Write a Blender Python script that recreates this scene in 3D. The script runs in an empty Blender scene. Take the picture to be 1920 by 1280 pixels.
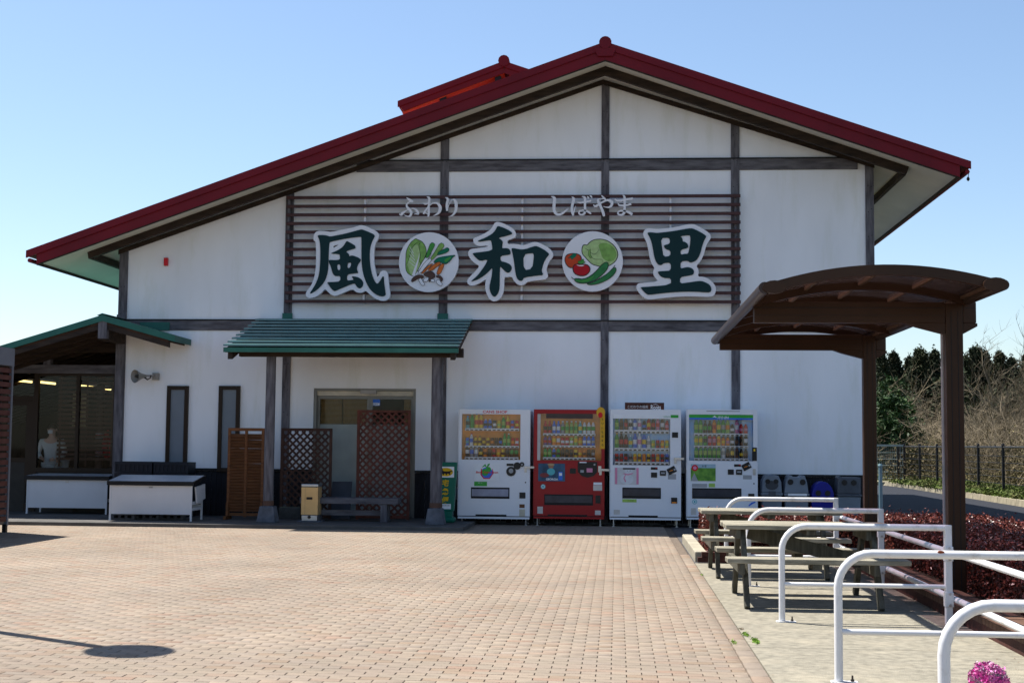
import bpy, math, random
import numpy as np
from mathutils import Vector, Matrix
R = math.radians
random.seed(7)
rng = np.random.default_rng(7)
SC = bpy.context.scene
COL = SC.collection

# ---------------------------------------------------------------- camera
F = 2600.0; ROLL = 0.009
CAM = Vector((0, -24.9, 1.4))
_y = Vector((196 / F, -194 / F, -1)).normalized()
_k = (196 * ROLL - 194) / F
_z = Vector((ROLL, 1, _k)).normalized()
_z = (_z - _y * _z.dot(_y)).normalized()
_x = _y.cross(_z)
M3 = Matrix((_x, _y, _z))
cam = bpy.data.cameras.new('camera'); cam_o = bpy.data.objects.new('camera', cam); COL.objects.link(cam_o)
cam.sensor_width = 36; cam.lens = F / 1920 * 36; cam.clip_start = .1; cam.clip_end = 3000
cam_o.matrix_world = Matrix.Translation(CAM) @ M3.to_4x4()
SC.camera = cam_o

# ---------------------------------------------------------------- light
SUN = Vector((-.46, .28, 1.0)).normalized()
w = bpy.data.worlds.new('World'); SC.world = w; w.use_nodes = True
nt = w.node_tree; bg = nt.nodes['Background']
sky = nt.nodes.new('ShaderNodeTexSky'); sky.sky_type = 'NISHITA'; sky.sun_disc = False
sky.sun_elevation = math.asin(SUN.z); sky.sun_rotation = math.atan2(SUN.x, SUN.y)
sky.air_density = 1.0; sky.dust_density = .6; sky.ozone_density = 2.6; sky.altitude = 0
nt.links.new(sky.outputs[0], bg.inputs[0]); bg.inputs[1].default_value = .068
sl = bpy.data.lights.new('sun', 'SUN'); sl.energy = 4.0; sl.angle = R(.5); sl.color = (1, .95, .87)
so = bpy.data.objects.new('sun', sl); COL.objects.link(so); so.rotation_euler = SUN.to_track_quat('Z', 'Y').to_euler(); so.location = (0, 0, 30)
SC.view_settings.view_transform = 'Standard'; SC.view_settings.look = 'None'
SC.view_settings.exposure = 1.32; SC.view_settings.gamma = 1; SC.view_settings.use_curve_mapping = False
SC.cycles.max_bounces = 8; SC.cycles.transparent_max_bounces = 16; SC.cycles.use_denoising = True

# ---------------------------------------------------------------- helpers
def ray(px, py):
    c = Vector(((px - 960) / F, -(py - 640) / F, -1)); return M3 @ c
def PY(px, py, Y):
    d = ray(px, py); return CAM + d * ((Y - CAM.y) / d.y)
def PZ(px, py, Z=0):
    d = ray(px, py); return CAM + d * ((Z - CAM.z) / d.z)
def PX(px, py, X):
    d = ray(px, py); return CAM + d * ((X - CAM.x) / d.x)

MATS = {}
def mat(name, col, rough=.7, var=.12, scale=6, bump=0, metal=0, stretch=(1, 1, 1), col2=None, spec=.22, bscale=None, em=None, rnd=0, coat=0, dirt=None):
    if name in MATS: return MATS[name]
    m = bpy.data.materials.new(name); m.use_nodes = True; MATS[name] = m
    n = m.node_tree.nodes; l = m.node_tree.links; b = n['Principled BSDF']
    b.inputs['Roughness'].default_value = rough; b.inputs['Metallic'].default_value = metal
    b.inputs['Specular IOR Level'].default_value = spec
    if coat: b.inputs['Coat Weight'].default_value = coat
    tc = n.new('ShaderNodeTexCoord'); mp = n.new('ShaderNodeMapping'); mp.inputs['Scale'].default_value = stretch
    l.new(tc.outputs['Object'], mp.inputs[0])
    nz = n.new('ShaderNodeTexNoise'); nz.inputs['Scale'].default_value = scale; nz.inputs['Detail'].default_value = 6
    l.new(mp.outputs[0], nz.inputs[0])
    c1 = Vector(col); c2 = Vector(col2) if col2 else c1 * (1 - var * 1.6)
    cr = n.new('ShaderNodeValToRGB'); cr.color_ramp.elements[0].position = .3; cr.color_ramp.elements[1].position = .68
    cr.color_ramp.elements[0].color = (*c2, 1); cr.color_ramp.elements[1].color = (*(c1 * (1 + var * .4)), 1)
    l.new(nz.outputs[0], cr.inputs[0]); out = cr.outputs[0]
    if rnd:
        oi = n.new('ShaderNodeObjectInfo'); at = n.new('ShaderNodeAttribute'); at.attribute_name = 'rnd'
        ad = n.new('ShaderNodeMath'); ad.operation = 'ADD'; l.new(oi.outputs['Random'], ad.inputs[0]); l.new(at.outputs['Fac'], ad.inputs[1])
        fr = n.new('ShaderNodeMath'); fr.operation = 'FRACT'; l.new(ad.outputs[0], fr.inputs[0])
        mr = n.new('ShaderNodeMapRange'); mr.inputs[3].default_value = 1 - rnd; mr.inputs[4].default_value = 1 + rnd * .6
        l.new(fr.outputs[0], mr.inputs[0])
        mx = n.new('ShaderNodeVectorMath'); mx.operation = 'SCALE'; l.new(out, mx.inputs[0]); l.new(mr.outputs[0], mx.inputs['Scale']); out = mx.outputs[0]
    if dirt:
        dc, ds, dstr, dlo = dirt
        m2 = n.new('ShaderNodeMapping'); m2.inputs['Scale'].default_value = dstr; l.new(tc.outputs['Object'], m2.inputs[0])
        n2 = n.new('ShaderNodeTexNoise'); n2.inputs['Scale'].default_value = ds; n2.inputs['Detail'].default_value = 8; n2.inputs['Roughness'].default_value = .65
        l.new(m2.outputs[0], n2.inputs[0])
        r2 = n.new('ShaderNodeMapRange'); r2.inputs[1].default_value = dlo; r2.inputs[2].default_value = dlo + .3; l.new(n2.outputs[0], r2.inputs[0])
        mm = n.new('ShaderNodeMix'); mm.data_type = 'RGBA'; l.new(r2.outputs[0], mm.inputs[0]); l.new(out, mm.inputs[6]); mm.inputs[7].default_value = (*dc, 1); out = mm.outputs[2]
    l.new(out, b.inputs['Base Color'])
    if bump:
        nb = n.new('ShaderNodeTexNoise'); nb.inputs['Scale'].default_value = bscale or scale * 5; nb.inputs['Detail'].default_value = 5
        l.new(mp.outputs[0], nb.inputs[0])
        bp = n.new('ShaderNodeBump'); bp.inputs['Strength'].default_value = bump; bp.inputs['Distance'].default_value = .01
        l.new(nb.outputs[0], bp.inputs['Height']); l.new(bp.outputs[0], b.inputs['Normal'])
    if em:
        b.inputs['Emission Color'].default_value = (*em[:3], 1); b.inputs['Emission Strength'].default_value = em[3]
    return m
def glass(name, tint=(.9, .95, 1), refl=1.0, rough=.02, clear=1.0, base=(.5, .5, .5)):
    if name in MATS: return MATS[name]
    m = bpy.data.materials.new(name); m.use_nodes = True; MATS[name] = m
    n = m.node_tree.nodes; l = m.node_tree.links; n.remove(n['Principled BSDF'])
    o = n['Material Output']; t = n.new('ShaderNodeBsdfTransparent'); t.inputs[0].default_value = (*tint, 1)
    g = n.new('ShaderNodeBsdfGlossy'); g.inputs['Roughness'].default_value = rough
    fr = n.new('ShaderNodeFresnel'); fr.inputs[0].default_value = 1.5
    mu = n.new('ShaderNodeMath'); mu.operation = 'MULTIPLY'; mu.inputs[1].default_value = refl; l.new(fr.outputs[0], mu.inputs[0])
    first = t.outputs[0]
    if clear < 1:
        d = n.new('ShaderNodeBsdfPrincipled'); d.inputs['Base Color'].default_value = (*base, 1); d.inputs['Roughness'].default_value = .5
        m1 = n.new('ShaderNodeMixShader'); m1.inputs[0].default_value = clear; l.new(d.outputs[0], m1.inputs[1]); l.new(t.outputs[0], m1.inputs[2]); first = m1.outputs[0]
    m2 = n.new('ShaderNodeMixShader'); l.new(mu.outputs[0], m2.inputs[0]); l.new(first, m2.inputs[1]); l.new(g.outputs[0], m2.inputs[2])
    l.new(m2.outputs[0], o.inputs[0]); return m

ROOT = {}
def setp(o, label=None, cat=None, group=None, kind=None):
    if label: o['label'] = label
    if cat: o['category'] = cat
    if group: o['group'] = group
    if kind: o['kind'] = kind
    return o
def thing(name, label, cat, loc=(0, 0, 0), group=None):
    o = bpy.data.objects.new(name, None); COL.objects.link(o); o.location = loc; o.empty_display_size = .1
    ROOT[o.name] = Vector(loc); return setp(o, label, cat, group)
def org(parent):
    while parent.parent: parent = parent.parent
    return parent.location.copy()
def copy_tree(o, parent=None):
    c = o.copy(); COL.objects.link(c); c.parent = parent
    for ch in [x for x in o.children]:
        copy_tree(ch, c)
    return c

class MB:
    def __init__(s): s.v = []; s.f = []; s.m = []; s.cm = 0
    def add(s, vs, fs):
        b = len(s.v); s.v += [Vector(v) for v in vs]
        for f in fs: s.f.append([b + i for i in f]); s.m.append(s.cm)
        return s
    def box(s, x0, x1, y0, y1, z0, z1):
        return s.add([(x0, y0, z0), (x1, y0, z0), (x1, y1, z0), (x0, y1, z0), (x0, y0, z1), (x1, y0, z1), (x1, y1, z1), (x0, y1, z1)],
                     [(0, 3, 2, 1), (4, 5, 6, 7), (0, 1, 5, 4), (1, 2, 6, 5), (2, 3, 7, 6), (3, 0, 4, 7)])
    def bar(s, a, b, wx, wz, up=(0, 0, 1)):
        a = Vector(a); b = Vector(b); d = (b - a).normalized(); u = Vector(up); sx = d.cross(u)
        if sx.length < 1e-4: sx = d.cross(Vector((1, 0, 0)))
        sx.normalize(); u = sx.cross(d); sx *= wx / 2; u *= wz / 2
        vs = [a - sx - u, a + sx - u, a + sx + u, a - sx + u, b - sx - u, b + sx - u, b + sx + u, b - sx + u]
        return s.add(vs, [(0, 1, 2, 3), (4, 7, 6, 5), (0, 4, 5, 1), (1, 5, 6, 2), (2, 6, 7, 3), (3, 7, 4, 0)])
    def prism(s, pts, y0, y1):
        n = len(pts); vs = [(p[0], y0, p[1]) for p in pts] + [(p[0], y1, p[1]) for p in pts]
        return s.add(vs, [list(range(n)), list(range(2 * n - 1, n - 1, -1))] + [(i, i + n, (i + 1) % n + n, (i + 1) % n) for i in range(n)])
    def tube(s, path, r, n=10, caps=True):
        path = [Vector(p) for p in path]; rs = r if isinstance(r, (list, tuple)) else [r] * len(path); vs = []; fs = []
        t0 = (path[1] - path[0]).normalized(); ref = Vector((0, 0, 1)) if abs(t0.z) < .9 else Vector((0, 1, 0))
        u = (ref - t0 * ref.dot(t0)).normalized()
        for i, p in enumerate(path):
            t = (path[min(i + 1, len(path) - 1)] - path[max(i - 1, 0)]).normalized(); u = (u - t * u.dot(t)).normalized(); v = t.cross(u)
            for k in range(n):
                a = 2 * math.pi * k / n; vs.append(p + (u * math.cos(a) + v * math.sin(a)) * rs[i])
        for i in range(len(path) - 1):
            for k in range(n): fs.append((i * n + k, i * n + (k + 1) % n, (i + 1) * n + (k + 1) % n, (i + 1) * n + k))
        if caps: fs.append(list(range(n - 1, -1, -1))); fs.append([(len(path) - 1) * n + k for k in range(n)])
        return s.add(vs, fs)
    def lathe(s, c, prof, n=16):
        vs = []; fs = []; c = Vector(c)
        for r, z in prof:
            for k in range(n):
                a = 2 * math.pi * k / n; vs.append(c + Vector((math.cos(a) * r, math.sin(a) * r, z)))
        for i in range(len(prof) - 1):
            for k in range(n): fs.append((i * n + k, i * n + (k + 1) % n, (i + 1) * n + (k + 1) % n, (i + 1) * n + k))
        fs.append(list(range(n - 1, -1, -1))); fs.append([(len(prof) - 1) * n + k for k in range(n)])
        return s.add(vs, fs)
    def disc(s, c, r, y, n=32, ry=None):
        return s.add([(c[0] + math.cos(2 * math.pi * k / n) * r, y, c[1] + math.sin(2 * math.pi * k / n) * (ry or r)) for k in range(n)], [list(range(n))])
    def cylY(s, c, r, y0, y1, n=24, ry=None):
        return s.prism([(c[0] + math.cos(2 * math.pi * k / n) * r, c[1] + math.sin(2 * math.pi * k / n) * (ry or r)) for k in range(n)], y0, y1)
    def mesh(s, name, mats, off=Vector((0, 0, 0)), smooth=False, rnd=False):
        me = bpy.data.meshes.new(name); me.from_pydata([v - off for v in s.v], [], s.f)
        for m in (mats if isinstance(mats, (list, tuple)) else [mats]): me.materials.append(m)
        for p, mi in zip(me.polygons, s.m): p.material_index = mi
        if smooth: me.polygons.foreach_set('use_smooth', [True] * len(me.polygons))
        me.update(); return me
    def build(s, name, mats, parent=None, smooth=False, bev=0, label=None, **kw):
        off = org(parent) if parent else Vector((0, 0, 0))
        me = s.mesh(name, mats, off, smooth)
        o = bpy.data.objects.new(name, me); COL.objects.link(o)
        if parent: o.parent = parent
        if smooth:
            try: me.set_sharp_from_angle(angle=R(40))
            except Exception: pass
        if bev:
            md = o.modifiers.new('b', 'BEVEL'); md.width = bev; md.segments = 2; md.limit_method = 'ANGLE'; md.harden_normals = False
        return setp(o, label, **kw)
def box(*a): return MB().box(*a)
def bar(*a, **k): return MB().bar(*a, **k)

def curve_mesh(splines, y, extrude, name, m, parent, rot=True):
    """closed 2-D outlines in x,z (world) filled with even-odd holes, standing in plane y"""
    c = bpy.data.curves.new(name, 'CURVE'); c.dimensions = '2D'; c.fill_mode = 'BOTH'; c.extrude = extrude
    for pts in splines:
        s = c.splines.new('POLY'); s.points.add(len(pts) - 1)
        for i, p in enumerate(pts): s.points[i].co = (p[0], p[1], 0, 1)
        s.use_cyclic_u = True
    o = bpy.data.objects.new('tmp', c); me = bpy.data.meshes.new_from_object(o)
    off = org(parent) if parent else Vector()
    me.transform(Matrix.Translation(Vector((0, y, 0)) - off) @ Matrix.Rotation(R(90), 4, 'X'))
    me.materials.clear(); me.materials.append(m); bpy.data.objects.remove(o)
    o = bpy.data.objects.new(name, me); COL.objects.link(o); o.parent = parent; return o
def text(body, x, z, y, height, m, parent, name='lettering', width=None, extrude=.0015, bold=0, shear=0, rotz=0, align='CENTER', vert=False):
    c = bpy.data.curves.new(name, 'FONT'); c.body = body; c.size = 1; c.extrude = 0; c.offset = bold; c.shear = shear; c.align_x = 'LEFT'
    c.resolution_u = 3
    o = bpy.data.objects.new('tmp', c); me = bpy.data.meshes.new_from_object(o); bpy.data.objects.remove(o)
    vs = [v.co for v in me.vertices]
    if not vs: return None
    x0 = min(v.x for v in vs); x1 = max(v.x for v in vs); y0 = min(v.y for v in vs); y1 = max(v.y for v in vs)
    sy = height / (y1 - y0); sx = (width / (x1 - x0)) if width else sy
    off = org(parent)
    me.transform(Matrix.Translation(Vector((x, y, z)) - off) @ Matrix.Rotation(rotz, 4, 'Y') @ Matrix.Rotation(R(90), 4, 'X') @ Matrix.Diagonal((sx, sy, 1, 1)) @ Matrix.Translation((-(x0 + x1) / 2, -(y0 + y1) / 2, 0)))
    me.materials.clear(); me.materials.append(m)
    o = bpy.data.objects.new(name, me); COL.objects.link(o); o.parent = parent; return o
def ribbon(mb, pts, y, closed=False):
    """variable width stroke in plane y; pts = (x,z,w)"""
    n = len(pts); L = []; Rr = []
    for i, p in enumerate(pts):
        a = pts[(i - 1) % n] if (closed or i) else p; b = pts[(i + 1) % n] if (closed or i < n - 1) else p
        d = Vector((b[0] - a[0], b[1] - a[1])); d.normalize(); nx = Vector((-d.y, d.x)) * p[2] / 2
        L.append((p[0] + nx.x, y, p[1] + nx.y)); Rr.append((p[0] - nx.x, y, p[1] - nx.y))
    vs = L + Rr; fs = [(i, (i + 1) % n, n + (i + 1) % n, n + i) for i in range(n if closed else n - 1)]
    return mb.add(vs, fs)
def smooth_pts(pts, it=2, closed=False):
    for _ in range(it):
        q = []; n = len(pts)
        for i in range(n if closed else n - 1):
            a = pts[i]; b = pts[(i + 1) % n]
            q.append(tuple(.75 * p + .25 * r for p, r in zip(a, b))); q.append(tuple(.25 * p + .75 * r for p, r in zip(a, b)))
        if not closed: q = [pts[0]] + q + [pts[-1]]
        pts = q
    return pts

# ---------------------------------------------------------------- materials
BLACK = mat('black', (.015, .015, .017), .5)
PLASTER = mat('white_plaster', (.87, .885, .92), .85, .05, 1.2, bump=.15, bscale=60, stretch=(1, 1, .35), dirt=((.70, .72, .68), 1.3, (1.8, 1, .35), .52))
SOFFIT = mat('cream_soffit', (.66, .64, .57), .8, .06, 1.5)
TIMBER = mat('weathered_timber', (.14, .135, .15), .75, .35, 3, bump=.4, stretch=(6, 6, 1), bscale=20, col2=(.06, .055, .065))
TIMBER_H = mat('weathered_timber_level', (.14, .135, .148), .75, .35, 3, bump=.4, stretch=(1, 6, 6), bscale=20, col2=(.06, .055, .063))
DARKWOOD = mat('dark_brown_wood', (.04, .026, .018), .65, .4, 2.5, bump=.3, stretch=(1, 5, 6), bscale=15, col2=(.015, .010, .008))
REDROOF = mat('red_painted_metal', (.16, .004, .012), .5, .12, 1.5)
REDTOP = mat('red_roof_sheet', (.22, .02, .015), .5, .12, 1.5)
GREEN = mat('green_roof_metal', (.045, .17, .18), .33, .2, 3, rnd=.12, spec=1.0)
GREEN_L = mat('green_fascia', (.03, .14, .11), .5, .15, 3)
SLAT = mat('brown_slat_paint', (.075, .033, .033), .5, .15, 8)
WHITE = mat('white_paint', (.80, .81, .84), .35, .04, 3)
OFFWHITE = mat('sign_white', (.78, .78, .82), .5, .03, 3)
DKGREEN = mat('dark_green_letter', (.003, .028, .032), .6, .05, 3)
BROWNMETAL = mat('bronze_aluminium', (.05, .024, .013), .38, .15, 2, metal=.25, stretch=(1, 1, .3))
FRAME = mat('bronze_window_frame', (.032, .02, .013), .45, .1, 3, metal=.2)
CONC = mat('pale_concrete', (.25, .23, .18), .9, .22, 14, bump=.7, bscale=90, dirt=((.36, .32, .24), 2.3, (1, 1, 1), .50))
STONE = mat('grey_stone', (.12, .13, .155), .8, .25, 9, bump=.4)
BRICK = mat('tan_paving_brick', (.262, .210, .163), .85, .10, 9, bump=.5, bscale=120, rnd=.0)
def brick_mat():
    m = BRICK; n = m.node_tree.nodes; l = m.node_tree.links; b = n['Principled BSDF']
    src = b.inputs['Base Color'].links[0].from_socket
    oi = n.new('ShaderNodeObjectInfo'); at = n.new('ShaderNodeAttribute'); at.attribute_name = 'rnd'
    ad = n.new('ShaderNodeMath'); ad.operation = 'ADD'; l.new(oi.outputs['Random'], ad.inputs[0]); l.new(at.outputs['Fac'], ad.inputs[1])
    fr = n.new('ShaderNodeMath'); fr.operation = 'FRACT'; l.new(ad.outputs[0], fr.inputs[0])
    r = n.new('ShaderNodeValToRGB'); r.color_ramp.interpolation = 'CONSTANT'; e = r.color_ramp.elements
    cols = [(0, (1, 1, 1)), (.25, (1.04, 1.04, 1.02)), (.45, (.96, .98, .97)), (.66, (1.0, .94, .91)), (.78, (1.0, .87, .82)), (.82, (.98, 1.0, 1.02)), (.94, (.95, .89, .82))]
    while len(e) < len(cols): e.new(.5)
    for i, (p, c) in enumerate(cols): e[i].position = p; e[i].color = (*c, 1)
    l.new(fr.outputs[0], r.inputs[0])
    mx = n.new('ShaderNodeVectorMath'); mx.operation = 'MULTIPLY'; l.new(src, mx.inputs[0]); l.new(r.outputs[0], mx.inputs[1])
    # broad soiling, in place on the ground
    ge = n.new('ShaderNodeNewGeometry'); nz = n.new('ShaderNodeTexNoise'); nz.inputs['Scale'].default_value = .7; nz.inputs['Detail'].default_value = 5; l.new(ge.outputs['Position'], nz.inputs[0])
    mr = n.new('ShaderNodeMapRange'); mr.inputs[1].default_value = .3; mr.inputs[2].default_value = .7; mr.inputs[3].default_value = .82; mr.inputs[4].default_value = 1.05; l.new(nz.outputs[0], mr.inputs[0])
    m2 = n.new('ShaderNodeVectorMath'); m2.operation = 'SCALE'; l.new(mx.outputs[0], m2.inputs[0]); l.new(mr.outputs[0], m2.inputs['Scale'])
    l.new(m2.outputs[0], b.inputs['Base Color'])
brick_mat()
JOINT = mat('dark_joint_sand', (.155, .122, .095), .95, .3, 30)
ASPHALT = mat('asphalt', (.020, .022, .029), .9, .15, 20, bump=.4, bscale=150)
GRASSM = mat('verge_grass', (.07, .085, .025), .9, .4, 5, bump=.6, col2=(.10, .085, .04))
EARTH = mat('bare_earth', (.09, .07, .045), .95, .3, 3, bump=.5)
TABLEW = mat('grey_table_wood', (.31, .285, .22), .8, .35, 4, bump=.5, stretch=(1, 7, 7), bscale=18, col2=(.15, .14, .105))
LEGW = mat('mossy_leg_wood', (.095, .09, .07), .85, .4, 4, bump=.5, stretch=(6, 6, 1), bscale=18, col2=(.045, .042, .03))
RAILW = mat('white_rail_paint', (.72, .72, .73), .32, .05, 4, coat=.2, dirt=((.30, .25, .18), 7, (1, 1, 1), .57))
CEDARM = mat('cedar_foliage', (.014, .027, .010), .85, .4, .5, col2=(.028, .026, .009), rnd=.5)
EVERM = mat('evergreen_foliage', (.04, .08, .02), .6, .4, .8, col2=(.015, .035, .01), rnd=.5)
TWIG = mat('bare_twigs', (.28, .225, .15), .9, .35, .4, col2=(.15, .12, .08), rnd=.4)
BARK = mat('bark', (.10, .075, .055), .9, .3, 5, bump=.5)
HEDGEM = mat('red_hedge_leaves', (.20, .05, .035), .32, .5, 4, col2=(.10, .03, .02), rnd=.7)
GLASSV = glass('display_glass', (.97, .98, 1), 1.0)
GLASSD = glass('door_glass', (.96, .97, .97), .3)
GLASSW = glass('window_glass', (.90, .92, .93), .3)
POLY = glass('bronze_polycarbonate', (.72, .62, .66), 1.0, .15, .75, (.14, .09, .085))
FROST = mat('frosted_glass', (.19, .22, .255), .18, .08, 2)
FLUO = mat('fluorescent_tube', (1, .95, .6), .4, 0, 3, em=(1, .72, .26, 1.1))
C = {}
for nm, c in dict(r=(.62, .01, .02), g=(.04, .36, .05), b=(.04, .17, .7), k=(.02, .015, .015), w=(.8, .82, .85), y=(.9, .6, .03), o=(.9, .27, .02), n=(.15, .06, .025),
                  p=(.7, .25, .4), t=(.1, .45, .5), l=(.35, .55, .12), s=(.35, .36, .38), v=(.2, .1, .3)).items():
    C[nm] = mat('colour_' + dict(r='red', g='green', b='blue', k='black', w='white', y='yellow', o='orange', n='brown', p='pink', t='teal', l='lime', s='silver', v='violet')[nm], c, .35, .05, 5)
# ================================================================= GROUND
PAVX = .82; PADX = .937
def sheet(name, x0, x1, y0, y1, z, m, **kw):
    return MB().add([(x0, y0, z), (x1, y0, z), (x1, y1, z), (x0, y1, z)], [(0, 1, 2, 3)]).build(name, m, kind='structure', **kw)
terr = []
mb = MB(); xs = [-600, -200, -60, -20, 0, 12, 16, 24, 40, 70, 120, 300, 900]; ys = [-200, -60, -30, 0, 20, 30, 34, 40, 55, 80, 110, 160, 300, 1200]
def tz(x, y):
    if x > 12 and y > -25: return -.03 - min(1.0, max(0, (x - 12.5)) * .12) if y < 30 else .0
    return -.06
g = [[(x, y, -.06 if not (x > 12.2 or y > 32) else -.08 - .0) for x in xs] for y in ys]
mb.add([p for r_ in g for p in r_], [(j * len(xs) + i, j * len(xs) + i + 1, (j + 1) * len(xs) + i + 1, (j + 1) * len(xs) + i) for j in range(len(ys) - 1) for i in range(len(xs) - 1)])
mb.build('ground', EARTH, kind='structure', label='bare earth ground stretching away beyond the road and fence')

pav = MB().box(-16, PADX - .002, -32, 1.5, -.05, -.012).build('paving', JOINT, kind='structure', label='tan and pink brick plaza paving in front of the shop')
BL, BW = .1875, .0935
def brick_mesh(gx=.0055, gy=.0028, L=BL, W=BW):
    b = MB(); h = .004; x = L / 2 - gx / 2; y = W / 2 - gy / 2; e = .0025
    b.add([(-x, -y, -.012), (x, -y, -.012), (x, y, -.012), (-x, y, -.012), (-x, -y, -e), (x, -y, -e), (x, y, -e), (-x, y, -e),
           (-x + e, -y + e, 0), (x - e, -y + e, 0), (x - e, y - e, 0), (-x + e, y - e, 0)],
          [(0, 1, 5, 4), (1, 2, 6, 5), (2, 3, 7, 6), (3, 0, 4, 7), (4, 5, 9, 8), (5, 6, 10, 9), (6, 7, 11, 10), (7, 4, 8, 11), (8, 9, 10, 11)])
    return b
bm1 = brick_mesh().mesh('brick', BRICK)
base_v = np.array([v.co[:] for v in bm1.vertices]); base_f = np.array([p.vertices[:] for p in bm1.polygons])
pos = []; halfs = []
ny = int((24.5 - 6.5) / BW)
for j in range(ny):
    d = 6.5 + (j + .5) * BW; y = CAM.y + d
    xl = -.46 * d - 1.3
    if y > -2.62 and True: xl2 = -16
    n = int((PAVX - xl) / BL) + 2
    off = (j % 2) * BL / 2
    for i in range(n):
        x = PAVX - .004 - BL / 2 - i * BL + off
        if x + BL / 2 > PAVX + .001:
            if x < PAVX and y < -.05: halfs.append((PAVX - BL / 4 - .004, y))
            continue
        # porch slab replaces the bricks near the wall on the left
        if y > -2.6 and x < -2.45: continue
        if y > -.05: continue
        pos.append((x, y))
pos = np.array(pos)
def vis(p):
    c = M3.transposed() @ (Vector((p[0], p[1], 0)) - CAM); u = 960 + F * c.x / -c.z; v = 640 - F * c.y / -c.z
    return 20 < u < 1900 and v < 1276
near = []
order = np.argsort(pos[:, 1])
for k in order:
    if len(near) >= 298: break
    if vis(pos[k]): near.append(k)
near_s = set(near)
for k in near:
    o = bpy.data.objects.new('brick', bm1); COL.objects.link(o); o.parent = pav
    o.location = (pos[k][0], pos[k][1], random.uniform(-.0012, .0008)); o.rotation_euler = (random.uniform(-.004, .004), random.uniform(-.003, .003), random.uniform(-.006, .006))
rest = np.array([k for k in range(len(pos)) if k not in near_s])
def scatter(name, pts, bv, bf, m, parent=None, rotj=.006, **kw):
    n = len(pts); a = rng.uniform(-rotj, rotj, n); ca, sa = np.cos(a), np.sin(a)
    V = np.zeros((n, len(bv), 3)); V[:, :, 0] = bv[None, :, 0] * ca[:, None] - bv[None, :, 1] * sa[:, None] + pts[:, None, 0]
    V[:, :, 1] = bv[None, :, 0] * sa[:, None] + bv[None, :, 1] * ca[:, None] + pts[:, None, 1]
    V[:, :, 2] = bv[None, :, 2] + rng.uniform(-.0012, .0008, n)[:, None]
    Fc = (bf[None] + (np.arange(n) * len(bv))[:, None, None]).reshape(-1, bf.shape[1])
    me = bpy.data.meshes.new(name); me.vertices.add(n * len(bv)); me.vertices.foreach_set('co', V.ravel())
    me.loops.add(Fc.size); me.loops.foreach_set('vertex_index', Fc.ravel().astype(np.int32))
    me.polygons.add(len(Fc)); me.polygons.foreach_set('loop_start', np.arange(0, Fc.size, Fc.shape[1], dtype=np.int32))
    me.update(calc_edges=True); me.materials.append(m)
    at = me.attributes.new('rnd', 'FLOAT', 'FACE'); at.data.foreach_set('value', np.repeat(rng.random(n), len(bf)))
    o = bpy.data.objects.new(name, me); COL.objects.link(o); o.parent = parent; return setp(o, **kw)
scatter('brick_field', pos[rest], base_v, base_f, BRICK, pav, kind='stuff')
hb = brick_mesh(.008, .0032, BL / 2, BW); scatter('half_brick_row', np.array(halfs), np.array([tuple(v) for v in hb.v]), np.array(hb.f), BRICK, pav, .002, kind='stuff')
# border course along the pad edge
bb = brick_mesh(.004, .006, PADX - PAVX, .27)
bv2 = np.array([tuple(v) for v in bb.v]); bf2 = np.array(bb.f)
bp = np.array([(PAVX + (PADX - PAVX) / 2, -32 + .27 * i) for i in range(0, 94)]); bp = bp[bp[:, 1] < -5.0]
scatter('border_brick_row', bp, bv2, bf2, BRICK, pav, .002, kind='stuff')
# bricks out of the frame: one plain sheet below the plaza level
# concrete pad
pad = MB(); pad.cm = 0
for (a, b) in ((-32, -18.45), (-18.44, -14.99), (-14.98, -11.5), (-11.49, -8.05)): pad.box(PADX + .003, 2.747, a, b, -.06, .002)
pad.build('concrete_pad', CONC, kind='structure', label='pale concrete pad under the picnic tables and white rails')
# slab along the wall under the porch
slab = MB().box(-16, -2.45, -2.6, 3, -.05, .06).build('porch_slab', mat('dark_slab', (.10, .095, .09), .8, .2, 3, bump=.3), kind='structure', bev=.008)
MB().box(-9, 5.6, -.02, 1.0, -.05, .03).build('wall_footing', STONE, kind='structure')
# road, kerb, verge, car park behind the hedge
MB().add([(5.0, -40, .0), (9.75, -40, .0), (9.9, 6, 0), (9.95, 17, 0), (10.1, 29, 0), (9, 31.5, 0), (5.0, 31.5, 0)], [(0, 1, 2, 3, 4, 5, 6)]).build('road', ASPHALT, kind='structure')
MB().add([(2.2, -7.0, -.003), (5.0, -7.0, -.003), (5.0, 31.5, -.003), (2.2, 31.5, -.003)], [(0, 1, 2, 3)]).build('side_road', ASPHALT, kind='structure')
MB().add([(PADX, -8.05, -.006), (5.5, -8.05, -.006), (5.5, .3, -.006), (PADX, .3, -.006)], [(0, 1, 2, 3)]).build('side_pavement', mat('grey_pavement', (.09, .085, .085), .9, .2, 6), kind='structure')
kerb_path = [(9.3, -26), (9.45, -10), (9.55, 0), (9.75, 8), (9.9, 17), (10.05, 24), (9.95, 27.5), (9.4, 29.8), (8.4, 31), (6.8, 31.5), (4, 31.6)]
kp = smooth_pts([(a, b, 0) for a, b in kerb_path], 1)
kb = setp(bpy.data.objects.new('kerb', None), kind='structure'); COL.objects.link(kb)
KC = mat('kerb_concrete', (.30, .265, .19), .9, .2, 5, bump=.4)
acc = 0
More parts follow.
